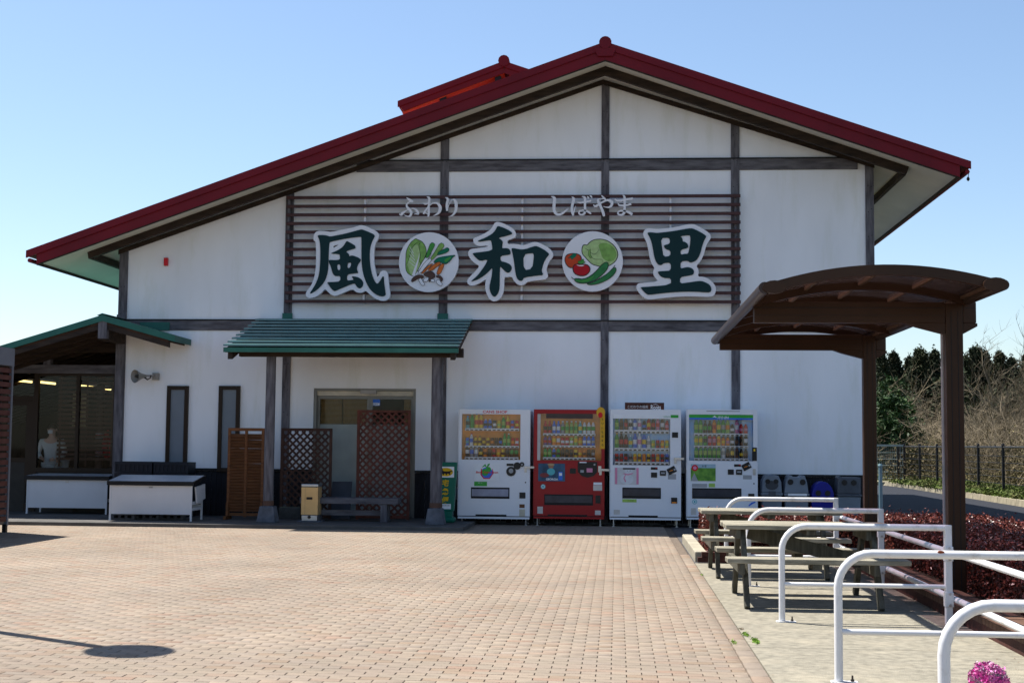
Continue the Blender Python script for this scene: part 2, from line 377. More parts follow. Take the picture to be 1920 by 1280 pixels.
for a, b in zip(kp[:-1], kp[1:]):
    A = Vector(a); B = Vector(b); L = (B - A).length; n = max(1, round(L / .9)); d = (B - A) / n
    for i in range(n):
        p = A + d * i + d * .012; q = A + d * (i + 1) - d * .012
        s = d.cross(Vector((0, 0, 1))).normalized() * -1
        lo = .0; w1 = .2
        m = MB().add([p + Vector((0, 0, -.05)), q + Vector((0, 0, -.05)), q - s * w1 * -1 * -1 + Vector((0, 0, -.05)), p - s * w1 + Vector((0, 0, -.05)),
                      p + Vector((0, 0, .15)) - s * .03, q + Vector((0, 0, .15)) - s * .03, q - s * w1 + Vector((0, 0, .15)), p - s * w1 + Vector((0, 0, .15))],
                     [(0, 3, 2, 1), (4, 5, 6, 7), (0, 1, 5, 4), (1, 2, 6, 5), (2, 3, 7, 6), (3, 0, 4, 7)])
        m.build('kerb_stone', KC, kb)
# verge beyond kerb
mb = MB()
mb.add([(9.45, -26, .12), (14.5, -26, .05), (9.7, 0, .12), (14.5, 0, .05), (10.1, 17, .12), (14.5, 17, .05), (10.25, 26.5, .12), (14.5, 29, .1), (8.5, 31.3, .12), (14.5, 36, .1), (3.5, 31.8, .12), (3.5, 38, .1)],
       [(0, 1, 3, 2), (2, 3, 5, 4), (4, 5, 7, 6), (6, 7, 9, 8), (8, 9, 11, 10)])
verge = mb.build('grass_verge', GRASSM, kind='structure')
# slope behind fence, sunlit straw coloured
mb = MB(); N = 26
vs = []; fs = []
for j in range(N):
    for i in range(N):
        x = 2 + i * 3.2; y = 33 + j * 3.4 if i > 0 else 33 + j * 3.4
        z = .1 + .5 * math.sin(x * .3 + y * .2) * (j / N) + max(0, (j - 2)) * .09
        vs.append((x, y, z))
for j in range(N - 1):
    for i in range(N - 1): fs.append((j * N + i, j * N + i + 1, (j + 1) * N + i + 1, (j + 1) * N + i))
mb.add(vs, fs); mb.build('hillside', mat('straw_slope', (.15, .125, .06), .95, .35, .9, bump=.6, col2=(.075, .075, .03)), kind='structure', smooth=True)
MB().add([(13, -30, .04), (60, -30, -.3), (60, 36, .3), (13, 36, .08)], [(0, 1, 2, 3)]).build('side_slope', MATS['straw_slope'], kind='structure')

# ================================================================= FOLIAGE
def quads(name, cen, size, m, parent=None, flat=0, **kw):
    n = len(cen); d = rng.normal(size=(n, 3)); d /= np.linalg.norm(d, axis=1)[:, None]; e = rng.normal(size=(n, 3))
    e -= (e * d).sum(1)[:, None] * d; e /= np.linalg.norm(e, axis=1)[:, None]
    if flat: d[:, 2] *= (1 - flat); e[:, 2] *= (1 - flat)
    s = np.asarray(size) * rng.uniform(.6, 1.25, n); s = s[:, None]
    V = np.stack([cen - d * s, cen + e * s * .45, cen + d * s, cen - e * s * .45], 1)
    me = bpy.data.meshes.new(name); me.vertices.add(n * 4); me.vertices.foreach_set('co', V.ravel())
    idx = np.arange(n * 4, dtype=np.int32); me.loops.add(n * 4); me.loops.foreach_set('vertex_index', idx)
    me.polygons.add(n); me.polygons.foreach_set('loop_start', np.arange(0, n * 4, 4, dtype=np.int32)); me.update(calc_edges=True); me.materials.append(m)
    at = me.attributes.new('rnd', 'FLOAT', 'FACE'); at.data.foreach_set('value', rng.random(n) * .9)
    o = bpy.data.objects.new(name, me); COL.objects.link(o); o.parent = parent; return setp(o, **kw)
def crown_pts(H, Wd, n_cl=170, per=75, low=.1, shape='cedar'):
    out = []
    for _ in range(n_cl):
        t = rng.random() ** .85 * (1 - low) + low
        if shape == 'cedar': rr = Wd * min(1, (1 - t) ** .75 * 1.25 + .03) * (.6 + .5 * rng.random())
        else: rr = Wd * math.sqrt(max(0.02, 1 - (2 * t - 1) ** 2)) * (.7 + .35 * rng.random())
        a = rng.random() * 6.283; r0 = rr * rng.random() ** .4
        c = np.array([math.cos(a) * r0, math.sin(a) * r0, t * H])
        sp = np.array([.42, .42, .32]) * (.55 + .9 * (1 - t)) * (H / 9)
        out.append(c + rng.normal(size=(per, 3)) * sp)
    tip = np.array([0, 0, H]) + rng.normal(size=(40, 3)) * np.array([.12, .12, .35]) * (H / 9)
    return np.vstack(out + [tip])
cedar_var = []
for k in range(4):
    H = 9.0; p = crown_pts(H, [2.0, 2.4, 1.8, 2.7][k])
    t = thing('cedar_tree', 'proto', 'tree', (0, 0, 0))
    quads('crown', p, .17, CEDARM, t)
    tr = MB().tube([(0, 0, 0), (.05, 0, 3), (0, .05, 8.5)], [.22, .16, .03], 7); br = tr
    for b_ in range(14):
        a = random.random() * 6.28; z = 1 + b_ * .5; br.tube([(0, 0, z), (math.cos(a) * (1.6 - z * .14), math.sin(a) * (1.6 - z * .14), z + .15)], [.05, .015], 5)
    br.build('trunk', BARK, t)
    cedar_var.append(t)
tops = [(1652, 663, 'narrow dark cedar just right of the rear shelter post'), (1676, 666, 'low rounded dark cedar left of the gap beside the rear shelter post'),
        (1706, 672, 'olive tinged cedar, shorter left neighbour of the broad cedar'), (1724, 659, 'broad tall dark cedar midway between the two shelter posts'),
        (1752, 661, 'bluish dark cedar just left of the front shelter post'), (1779, 672, 'dark cedar mostly hidden behind the front shelter post'),
        (1810, 672, 'dark cedar just right of the front shelter post'), (1829, 656, 'tallest dark cedar right of the front shelter post'),
        (1846, 664, 'cedar leaning on the right flank of the tallest cedar'), (1874, 665, 'thin tipped green conifer near the right edge'),
        (1897, 674, 'small dark conifer at the right edge of the row'), (1925, 668, 'dark conifer cut by the right edge of the picture')]
for i, (px, py, lab) in enumerate(tops):
    Yd = 84 + (i * 37 % 11); P = PY(px, py, Yd)
    v = cedar_var[i % 4]; o = v if i < 4 else copy_tree(v)
    g0 = 1.5; h = P.z - g0; s = h / 9.0
    o.location = (P.x, Yd, g0); o.scale = (s * (1.0 if px in (1724, 1829) else .75), s * .8, s); o.rotation_euler.z = i * 1.7
    setp(o, lab, 'tree', 'dark cedars along the skyline')
for i in range(0):  # the row goes on outside the picture
    for sx in (1, -1):
        o = copy_tree(cedar_var[(i + 1) % 4]); s = .85 + .3 * random.random()
        o.location = ((34 if sx > 0 else 12) + sx * (i * 2.6 + 2), 86 + random.uniform(-5, 5), 1.5) ; o.scale = (s, s, s * .95); o.rotation_euler.z = i
        if sx < 0: o.location.x = 17 - i * 3.0
        setp(o, 'dark cedar farther along the row, hidden behind the shop' if sx < 0 else 'dark cedar of the row right of the picture', 'tree', 'dark cedars along the skyline')
# evergreen bushes
def bush(loc, W, H, lab, m=EVERM, n=70, sz=.11):
    t = thing('evergreen_bush', lab, 'bush', loc)
    p = crown_pts(H, W, n, 60, .03, 'round') * np.array([1, 1, 1]); p += np.array(loc)
    quads('foliage', p - np.array(loc), sz, m, t)
    MB().tube([Vector(loc), Vector(loc) + Vector((.1, 0, H * .7))], [.1, .04], 6).build('trunk', BARK, t)
    return t
for (px, py, Y, W, lab) in [(1672, 748, 37, 1.5, 'rounded dark green bush, nearest behind the fence by the rear shelter post'), (1665, 712, 52, 2.0, 'sunlit mid green tree high behind the rear shelter post'),
                            (1700, 800, 40, 1.1, 'low dark evergreen bush spreading right over the fence'), (1668, 790, 34.5, .9, 'small rounded bush with lighter leaves against the fence')]:
    P = PY(px, py, Y); bush((P.x, Y, .0), W, P.z * 1.0, lab, n=110 if W > 1.4 else 70, sz=.12)
# bare shrubs
def shrub_mesh(seed, H=4.5, nst=16, spread=.5):
    rs = random.Random(seed); b = MB()
    def grow(p, d, L, r, lvl):
        pts = [p]; q = p.copy(); dd = d.copy(); ns = 4
        for i in range(ns):
            dd = (dd + Vector((rs.gauss(0, .13), rs.gauss(0, .13), rs.gauss(.03, .08)))).normalized(); q = q + dd * L / ns; pts.append(q.copy())
        b.tube(pts, [r * (1 - .8 * i / ns) for i in range(ns + 1)], 3, False)
        if lvl < 3:
            for k in range([5, 5, 4][lvl]):
                i = rs.randint(1, ns); nd = (dd + Vector((rs.gauss(0, .55), rs.gauss(0, .55), rs.gauss(.1, .3)))).normalized()
                grow(pts[i], nd, L * rs.uniform(.4, .65), r * .55, lvl + 1)
    for s in range(nst):
        a = rs.random() * 6.28; d = Vector((math.cos(a) * spread * rs.random(), math.sin(a) * spread * rs.random(), 1)).normalized()
        grow(Vector((math.cos(a) * .35 * rs.random(), math.sin(a) * .35 * rs.random(), 0)), d, H * rs.uniform(.5, .75), .03, 0)
    return b.mesh('bare_branches', TWIG)
sh = [shrub_mesh(3, 4.5, 7, .5), shrub_mesh(5, 4.0, 8, .9), shrub_mesh(9, 5.0, 5, .35)]
def put_mesh(name, me, loc, s, rz, lab, cat, grp, m=None):
    o = bpy.data.objects.new(name, me); COL.objects.link(o); o.location = loc; o.scale = (s, s, s) if not isinstance(s, tuple) else s; o.rotation_euler.z = rz
    return setp(o, lab, cat, grp)
for i, (px, py, Y, k, lab) in enumerate([(1700, 706, 50, 2, 'pale leafless tree with upswept twigs between the shelter posts'), (1735, 735, 46, 0, 'pale leafless shrub left of the front shelter post'),
                              (1720, 810, 36, 1, 'low leafless shrub leaning over the corner of the black fence'), (1900, 612, 44, 2, 'tall leafless tree rising at the right edge'),
                              (1860, 735, 40, 1, 'wide leafless shrub over the fence right of the front shelter post'), (1825, 760, 48, 0, 'grey leafless shrub below the tallest cedar'),
                              (1918, 700, 36, 1, 'leafless shrub cut by the right edge')]):
    P = PY(px, py, Y); s = P.z / [4.3, 3.2, 5.0][k]
    put_mesh('bare_tree', sh[k], (P.x, Y, 0), s, i * 2.1, lab, 'tree', 'leafless trees behind the fence')
# thicket: many joined shrubs, one mass
Vb = [np.array([v.co[:] for v in m.vertices]) for m in sh]; Fb = [np.array([p.vertices[:] for p in m.polygons]) for m in sh]
VV = []; FF = []; o0 = 0; RR = []
for i in range(96):
    k = i % 3; Y = rng.uniform(33, 74); X = rng.uniform(8 + (Y - 30) * .15, 16 + (Y - 30) * .72) if i % 4 else rng.uniform(13, 20)
    if i % 4 == 0: Y = rng.uniform(4, 34)
    if i % 4 and i < 45: X = rng.uniform(11.5, 26); 
    a = rng.uniform(0, 6.28); s = rng.uniform(.55, .85) * (1 + max(0, Y - 45) * .012); v = Vb[k] * s * np.array([1.4, 1.4, .8])
    VV.append(np.c_[v[:, 0] * math.cos(a) - v[:, 1] * math.sin(a) + X, v[:, 0] * math.sin(a) + v[:, 1] * math.cos(a) + Y, v[:, 2]]); FF.append(Fb[k] + o0); o0 += len(v); RR.append(np.full(len(Fb[k]), rng.random()))
VV = np.vstack(VV); FF = np.vstack(FF)
me = bpy.data.meshes.new('thicket'); me.vertices.add(len(VV)); me.vertices.foreach_set('co', VV.ravel()); me.loops.add(FF.size); me.loops.foreach_set('vertex_index', FF.ravel().astype(np.int32))
me.polygons.add(len(FF)); me.polygons.foreach_set('loop_start', np.arange(0, FF.size, 4, dtype=np.int32)); me.update(calc_edges=True); me.materials.append(TWIG)
at = me.attributes.new('rnd', 'FLOAT', 'FACE'); at.data.foreach_set('value', np.concatenate(RR))
o = bpy.data.objects.new('thicket', me); COL.objects.link(o); setp(o, 'tangled brown leafless thicket filling the slope behind the fence', None, None, 'stuff')
# dark mass of the wood between the cedars
n = 70000; X = rng.uniform(8, 62, n); Y = rng.uniform(80, 92, n); Hh = 4.6 + 1.1 * np.sin(X * 1.3) + .8 * np.sin(X * 2.9 + 1) + .5 * np.sin(X * 6.1)
quads('distant_wood', np.c_[X, Y, rng.random(n) ** .8 * Hh + 1.2 + rng.normal(0, .12, n)], .22, CEDARM, kind='stuff', label='dark mass of evergreen wood below the cedar tops')
# low undergrowth leaves
n = 150000; Y = rng.uniform(29, 78, n); X = rng.uniform(0, 1, n) * (6 + (Y - 25) * .75) + 9.0 + (Y - 29) * .12
front = rng.random(n) < .25; Y[front] = rng.uniform(-4, 34, front.sum()); X[front] = rng.uniform(12.6, 18, front.sum())
hh = rng.random(n) ** 1.5 * (1.3 + .9 * np.sin(X * 1.1) * np.cos(Y * .6) + (Y - 30).clip(0) * .035)
quads('undergrowth', np.c_[X, Y, hh.clip(.02)], .05, mat('olive_undergrowth', (.12, .105, .038), .8, .5, .4, col2=(.10, .07, .04), rnd=.6), kind='stuff', label='olive and straw undergrowth at the foot of the thicket')
# grass blades on verge
n = 26000; Y = rng.uniform(0, 36, n); X = rng.uniform(9.9, 12.6, n); k = Y > 27; X[k] = rng.uniform(5, 13, k.sum()); Y[k] = rng.uniform(31.8, 37, k.sum())
quads('verge_grass_blades', np.c_[X, Y, .14 + rng.random(n) * .1], .07, mat('fresh_grass', (.08, .13, .02), .8, .4, .8, col2=(.10, .085, .03), rnd=.4), kind='stuff', label='short grass along the verge below the fence')

# ================================================================= FENCE
FM = mat('black_fence', (.02, .02, .022), .45, .1, 5, metal=.3)
fx = 11.25
fen = thing('mesh_fence', 'black wire mesh fence with round rail along the road verge', 'fence', (fx, 30, 0))
ypos = [-22 + 2.55 * i for i in range(21)]; ypos = [31.4] + [30.65 - 2.8 * i for i in range(19)]
for y in ypos: MB().tube([(fx, y, 0), (fx, y, 1.5)], .045, 8).lathe((fx, y, 1.5), [(.05, 0), (.03, .05)], 8).build('post', FM, fen)
MB().tube([(fx, 31.4, 1.44), (fx, -20, 1.44)], .026, 6).build('rail', FM, fen)
m = MB()
for z in (.18, .38, .58, .78, .98, 1.18): m.tube([(fx, 31.4, z), (fx, -20, z)], .007, 4)
for i in range(0, 620): m.tube([(fx + .01, 31.4 - i * .083, .15), (fx + .01, 31.4 - i * .083, 1.42)], .0018, 3, False)
m.build('wire_mesh', FM, fen, kind='stuff')
fe2 = thing('end_fence', 'light grey topped wire fence turning left behind the shop', 'fence', (5, 30.3, 0))
GF = mat('grey_fence', (.25, .3, .3), .5, .1, 5)
for x in (3.2, 5.8, 8.4, 11.0): MB().tube([(x, 30.6, 0), (x, 30.6, 1.5)], .04, 8).build('post', FM, fe2)
m = MB()
for i in range(110): m.box(3 + i * .075, 3 + i * .075 + .03, 30.57, 30.6, .2, 1.5)
m2 = MB()
for z in (.2, .45, .7, .95, 1.2): m2.tube([(3, 30.6, z), (11.2, 30.6, z)], .01, 4)
m = MB()
for i in range(110): m.tube([(3 + i * .075, 30.6, .15), (3 + i * .075, 30.6, 1.46)], .006, 4, False)
m.build('wire_bars', GF, fe2, kind='stuff'); m2.build('rail_wires', GF, fe2, kind='stuff')
MB().box(3, 11.2, 30.56, 30.66, 1.44, 1.52).build('top_rail', GF, fe2)
# ================================================================= SHOP BUILDING
OV = -1.07
shop = thing('shop_building', 'white plaster timber framed shop with wide red gabled roof', 'building', (-1.6, 0, 0))
# rake lines of wall top, x,z at Y=0
A = PY(237, 472, 0); Bp = PY(1127, 160, 0); Cq = PY(1145, 163, 0); Dq = PY(1632, 313, 0)
sl_l = (Bp.z - A.z) / (Bp.x - A.x); sl_r = (Dq.z - Cq.z) / (Dq.x - Cq.x)
RX = (Cq.z - sl_r * Cq.x - (A.z - sl_l * A.x)) / (sl_l - sl_r)
def ztop(x): return A.z + sl_l * (x - A.x) if x < RX else Dq.z + sl_r * (x - Dq.x)
XL = PY(224, 480, 0).x; XR = PY(1640, 480, 0).x
posts = [(PY(a, 560, 0).x, PY(b, 560, 0).x) for a, b in ((223, 239), (533, 548), (823, 839), (1126.5, 1141.5), (1371, 1387), (1624, 1640))]
zb1 = (PY(1000, 321.5, 0).z, PY(1000, 301, 0).z); zb2 = (PY(1000, 621, 0).z, PY(1000, 602, 0).z); zb0 = PY(1000, 885, 0).z
EL = PY(50, 470, OV); ER = PY(1820, 303, OV); AP = PY(1135, 79, OV)
fl = PY(68, 495, OV); fr = PY(1800, 332, OV); fa = PY(1134, 112, OV)
def zc(x): return .045 + (fl.z + (fa.z - fl.z) * (x - fl.x) / (fa.x - fl.x) if x < AP.x else fr.z + (fa.z - fr.z) * (x - fr.x) / (fa.x - fr.x))
core = MB(); Zl = ztop(XL + .02); Zr = ztop(XR - .02)
# wall core with the door opening
dx0 = PY(587, 800, 0).x; dx1 = PY(779, 800, 0).x; dz1 = PY(680, 728, 0).z
core.prism([(XL + .02, 0), (dx0, 0), (dx0, zc(dx0)), (XL + .02, zc(XL + .02))], .01, .2)
core.prism([(dx1, 0), (XR - .02, 0), (XR - .02, zc(XR - .02)), (AP.x, zc(AP.x)), (dx1, zc(dx1))], .01, .2)
core.prism([(dx0, dz1), (dx1, dz1), (dx1, zc(dx1)), (dx0, zc(dx0))], .01, .2)
core.box(XL + .02, XL + .2, .2, 19, 0, Zl - .05).box(XR - .2, XR - .02, .2, 19, 0, Zr - .1)
core.prism([(XL + .02, 0), (XR - .02, 0), (XR - .02, Zr), (RX, ztop(RX)), (XL + .02, Zl)], 18.8, 19)
core.build('wall', PLASTER, shop)
# plaster panels between the timbers, slightly proud of the core
cols = [posts[0][1]] + [v for p in posts[1:5] for v in p] + [posts[5][0]]
def clip_panel(x0, x1, z0, z1, name='plaster_panel'):
    pts = [(x0, z0), (x1, z0)]
    top = []
    for x in (x1, RX, x0) if x0 < RX < x1 else (x1, x0):
        top.append((x, min(z1, ztop(x) + .01)))
    # add the point where the rake meets z1
    out = []
    for i in range(len(top)):
        out.append(top[i])
        if i + 1 < len(top):
            a, b = top[i], top[i + 1]
            for (px_, sl) in ((A, sl_l), (Dq, sl_r)):
                xx = px_.x + (z1 - .01 - px_.z) / sl
                if min(a[0], b[0]) < xx < max(a[0], b[0]) and abs(ztop(xx) + .01 - z1) < .01: out.append((xx, z1))
    if max(p[1] for p in out) <= z0 + .02: return
    pts += [p for p in out if p[1] > z0]
    if len(pts) < 3: return
    MB().prism(pts, -.004, .009).build(name, PLASTER, shop)
for i in range(5):
    x0, x1 = posts[i][1], posts[i + 1][0]
    clip_panel(x0, x1, zb1[1], 99)
    if i in (0,): clip_panel(x0, x1, zb2[1], 99)
    else: clip_panel(x0, x1, zb2[1], zb1[0])
    if i == 1:
        MB().prism([(x0, zb0), (dx0, zb0), (dx0, zb2[0]), (x0, zb2[0])], -.004, .009).build('plaster_panel', PLASTER, shop)
        MB().prism([(dx1, zb0), (x1, zb0), (x1, zb2[0]), (dx1, zb2[0])], -.004, .009).build('plaster_panel', PLASTER, shop)
        MB().prism([(dx0, dz1), (dx1, dz1), (dx1, zb2[0]), (dx0, zb2[0])], -.004, .009).build('plaster_panel', PLASTER, shop)
    else: MB().prism([(x0, zb0), (x1, zb0), (x1, zb2[0]), (x0, zb2[0])], -.004, .009).build('plaster_panel', PLASTER, shop)
for i, (a, b) in enumerate(posts):
    o = MB().prism([(a, 0.0), (b, 0.0), (b, ztop(b) - .01), (a, ztop(a) - .01)], -.035, .012).build('timber_post', TIMBER, shop, bev=.004)
    m = MB()
    for z in np.arange(1.0, ztop(a) - .2, .46):
        for s in (.3, .7): m.cylY((a + (b - a) * s, z + random.uniform(-.03, .03)), .009, -.038, -.034, 6)
    m.build('bolt_holes', BLACK, shop, kind='stuff')
xl = A.x + (zb1[1] - A.z) / sl_l; xr = Dq.x + (zb1[1] - Dq.z) / sl_r
edges = [xl - .45] + [v for p in posts[2:5] for v in p] + [min(xr + .25, posts[5][0] + .14)]
for k in range(0, len(edges), 2):
    MB().box(edges[k] if k else xl - .5, edges[k + 1], -.03, .011, *zb1).build('timber_beam', TIMBER_H, shop, bev=.004)
MB().box(edges[0], edges[-1], -.05, .0, zb1[1], zb1[1] + .02).build('beam_flashing', BLACK, shop)
bx = [(posts[0][1], posts[1][0]), (posts[1][1], posts[2][0]), (posts[2][1], posts[3][0]), (posts[3][1], posts[4][0]), (posts[4][1], posts[5][0])]
for a, b in bx: MB().box(a, b, -.03, .011, *zb2).build('timber_beam', TIMBER_H, shop, bev=.004)
MB().box(posts[0][1], posts[5][0], -.05, 0, zb2[1], zb2[1] + .02).build('beam_flashing', BLACK, shop)
for a, b in ((posts[0][0], dx0 - .002), (dx1 + .002, XR)): MB().box(a, b, -.05, .0, zb0 - .03, zb0 + .012).build('sill_flashing', BLACK, shop)
# base boarding, one board at a time
BW_ = .098; bd = MB().box(-.0465, .0465, -.018, .0, 0, zb0 - .035).mesh('base_board', mat('dark_base_board', (.022, .022, .028), .7, .4, 3, bump=.3, stretch=(6, 1, 1), rnd=.35))
x = posts[0][1] + .05; 
while x < posts[5][0]:
    if not (dx0 - .04 < x < dx1 + .04):
        o = bpy.data.objects.new('base_board', bd); COL.objects.link(o); o.parent = shop; o.location = (x + 1.6, random.uniform(-.004, .002), 0)
    x += BW_
# thin dark trim under the soffit along both rakes
T = .085
for (x0, x1) in ((XL, RX), (RX, XR)):
    MB().prism([(x0, ztop(x0) - .012), (x1, ztop(x1) - .012), (x1, ztop(x1) + .075), (x0, ztop(x0) + .075)], -.07, -.036).build('rake_trim', DARKWOOD, shop)
# ---- main roof
EL = PY(50, 470, OV); ER = PY(1820, 303, OV); AP = PY(1135, 79, OV)
fl = PY(68, 495, OV); fr = PY(1800, 332, OV); fa = PY(1134, 112, OV)
mL = (AP.z - EL.z) / (AP.x - EL.x); mR = (ER.z - AP.z) / (ER.x - AP.x)
YB = 19.4
S_OFF = .30
def strip(xa, za, xb, zb, t, y0, y1, m, name, parent=shop, **k):
    return MB().prism([(xa, za - t), (xb, zb - t), (xb, zb), (xa, za)], y0, y1).build(name, m, parent, **k)
th = AP.z - fa.z
strip(EL.x, EL.z, AP.x, AP.z, .13, OV - .03, OV, REDROOF, 'verge_cap'); strip(AP.x, AP.z, ER.x, ER.z, .13, OV - .03, OV, REDROOF, 'verge_cap')
def lowz(x): return fl.z + (fa.z - fl.z) * (x - fl.x) / (fa.x - fl.x) if x < AP.x else fr.z + (fa.z - fr.z) * (x - fr.x) / (fa.x - fr.x)
def upz(x): return EL.z + mL * (x - EL.x) if x < AP.x else AP.z + mR * (x - AP.x)
for xa, xb in ((fl.x, AP.x), (AP.x, fr.x)):
    MB().prism([(xa, lowz(xa)), (xb, lowz(xb)), (xb, upz(xb) - .125), (xa, upz(xa) - .125)], OV + .002, OV + .045).build('fascia_board', REDROOF, shop)
    MB().prism([(xa, lowz(xa) - .018), (xb, lowz(xb) - .018), (xb, lowz(xb) + .003), (xa, lowz(xa) + .003)], OV + .01, OV + .05).build('drip_edge', DARKWOOD, shop)
# roof deck
for xa, xb in ((EL.x, AP.x), (AP.x, ER.x)):
    MB().prism([(xa, upz(xa) - .10), (xb, upz(xb) - .10), (xb, upz(xb) - .01), (xa, upz(xa) - .01)], OV + .001, YB).build('roof_sheet', REDTOP, shop)
xa = fl.x
for xa, xb in ((fl.x + .02, AP.x), (AP.x, fr.x - .02)):
    MB().prism([(xa, lowz(xa) + .03), (xb, lowz(xb) + .03), (xb, lowz(xb) + .07), (xa, lowz(xa) + .07)], OV + .046, YB).build('soffit', SOFFIT, shop)
for x, s in ((fl.x, 1), (fr.x, -1)):
    MB().box(min(x, x + .02 * s), max(x, x + .02 * s), OV + .046, YB, lowz(x) - .015, upz(x) - .12).build('eave_board', DARKWOOD if s else REDROOF, shop)
# half round gutters along both eaves
for x, z, s in ((EL.x, EL.z, -1), (ER.x, ER.z, 1)):
    MB().tube([(x - s * .05, OV + .02, z - .17), (x - s * .05, YB, z - .17)], .04, 8).build('gutter', REDROOF, shop)
# ridge cap ending in a round tile
MB().tube([(AP.x, OV - .05, AP.z - .02), (AP.x, YB, AP.z - .02)], .11, 14).build('ridge_cap', REDROOF, shop, smooth=True)
MB().prism([(AP.x - .2, AP.z - .12), (AP.x + .2, AP.z - .12), (AP.x + .13, AP.z - .26), (AP.x - .13, AP.z - .26)][::-1], OV - .045, OV - .031).build('ridge_end_plate', REDROOF, shop)
# rake beam hanging in the overhang
YR = -.55
ra = PY(163, 468, YR); rap = PY(1134, 123, YR); rb = PY(1706, 309, YR); tb = .165
for a, b in ((ra, rap), (rap, rb)):
    MB().prism([(a.x + (.03 if a is ra else 0), a.z - tb), (b.x - (.06 if b is rb else 0), b.z - tb), (b.x, b.z), (a.x, a.z)], YR, YR + .1).build('rake_beam', DARKWOOD, shop, bev=.004)
MB().box(ra.x + .03, ra.x + .1, YR + .1, YB, ra.z - tb, ra.z - tb + .12).build('eave_purlin', DARKWOOD, shop)
MB().box(rb.x - .12, rb.x - .05, YR + .1, YB, rb.z - tb, rb.z - tb + .12).build('eave_purlin', DARKWOOD, shop)
# rain chain scrap at right corner
m = MB(); c0 = PY(1815, 318, OV + .1)
m.tube([c0 + Vector((0, 0, .02)), c0 + Vector((.01, 0, -.07)), c0 + Vector((0, 0, -.15))], .006, 5).lathe(c0 + Vector((0, 0, -.2)), [(.008, 0), (.03, .03), (.02, .06), (.006, .08)], 8)
m.build('rain_chain', BLACK, shop)
# ---- raised monitor roof behind
YM = 6.0
mon = thing('monitor_roof', 'small raised red gable roof behind the main ridge, underside coloured orange for bounced light', 'roof', tuple(PY(945, 160, YM)))
ml = PY(746, 190, YM); ma = PY(945, 115, YM); mr_x = ma.x + 2.2; mrz = ma.z + mR * 2.2
mlow = PY(760, 213, YM)
for (xa, za, xb, zb) in ((ml.x, ml.z, ma.x, ma.z), (ma.x, ma.z, mr_x, mrz)):
    strip(xa, za, xb, zb, .14, YM - .03, YM, REDROOF, 'verge_cap', mon)
    MB().prism([(xa + (.14 if xa == ml.x else 0), za - .27 + (.05 if xa == ml.x else 0)), (xb, zb - .27), (xb, zb - .12), (xa + .02, za - .12)], YM + .002, YM + .04).build('fascia_board', REDROOF, mon)
    MB().prism([(xa + .1, za - .27), (xb, zb - .27), (xb, zb - .24), (xa + .1, za - .24)], YM + .05, 15).build('soffit', mat('bounce_lit_soffit', (.60, .12, .05), .6, .1, 2), mon)  # sunlight bounced off the red roof is painted into the soffit as orange
    MB().prism([(xa, za - .1), (xb, zb - .1), (xb, zb), (xa, za)], YM + .001, 15.5).build('roof_sheet', REDTOP, mon)
MB().tube([(ma.x, YM - .06, ma.z), (ma.x, 15.5, ma.z)], .13, 12).build('ridge_cap', REDROOF, mon, smooth=True)
MB().box(ml.x + .9, mr_x - .6, YM + 2.6, 14, upz(-3) - 1.2, ml.z + .1).build('monitor_wall', PLASTER, mon)
for px in (833, 935): 
    p = PY(px, 170 if px > 900 else 183, YM + .5); MB().box(p.x - .05, p.x + .09, YM + .06, YM + 1.2, p.z - .2, ma.z + mL * (p.x - ma.x) - .272).build('support', BLACK, mon)

# ---- tall narrow windows
def tall_window(pxl, pxr, pyt, pyb, lab):
    a = PY(pxl, pyt, -.03); b = PY(pxr, pyb, -.03); t = .07
    fr_ = MB().box(a.x, a.x + t, -.06, .0, b.z, a.z).box(b.x - t, b.x, -.06, .0, b.z, a.z).box(a.x + t, b.x - t, -.06, 0, a.z - t, a.z).box(a.x + t, b.x - t, -.06, 0, b.z, b.z + t).build('window', FRAME, shop, bev=.004, label=lab)
    p = MB().box(a.x + t, b.x - t, -.03, -.02, b.z + t, a.z - t).build('pane', FROST, fr_)
tall_window(314, 350, 723, 880, 'narrow tall window left, above the black crates'); tall_window(411, 447, 723, 884, 'narrow tall window right, beside the louvred screen')
for a, b in ((dx0 - .1, dx0 - .001), (dx1 + .001, dx1 + .1)): MB().box(a, b, -.013, .0, 0, zb0 - .035).build('base_board', bd.materials[0], shop)
# ---- sliding door with blinds
AL = mat('door_aluminium', (.2, .195, .18), .4, .08, 4, metal=.4)
dY = .12; w_ = dx1 - dx0; mid = PY(691, 800, 0).x
dr = MB().box(dx0 + .001, dx0 + .05, .02, .19, .06, dz1).box(dx1 - .05, dx1 - .001, .02, .19, .06, dz1).box(dx0 + .05, dx1 - .05, .02, .19, dz1 - .04, dz1 - .001).build('door_frame', AL, shop)
MB().box(dx0 + .05, dx1 - .05, .06, .16, dz1 - .13, dz1 - .045).build('header_rail', mat('cream_header', (.62, .56, .45), .5), shop)
MB().box(mid - .16, mid + .13, -.0, .06, dz1 - .10, dz1 - .03).build('door_sensor', mat('grey_sensor', (.42, .40, .38), .5), shop)
ft = PY(640, 795, dY).z
leafs = []
for a, b in ((dx0 + .05, mid), (mid + .003, dx1 - .05)):
    s = .05
    df = MB().box(a, a + s, dY - .02, dY + .02, .07, dz1 - .13).box(b - s, b, dY - .02, dY + .02, .07, dz1 - .13).box(a + s, b - s, dY - .02, dY + .02, .07, .14).box(a + s, b - s, dY - .02, dY + .02, dz1 - .19, dz1 - .13).build('sliding_door', AL, shop)
    MB().box(a + s, b - s, dY - .004, dY + .004, .14, ft).build('frosted_pane', mat('door_frost', (.32, .36, .35), .12, .1, 3), df)
    MB().box(a + s, b - s, dY - .004, dY + .002, ft + .002, dz1 - .19).build('clear_pane', GLASSD, df)
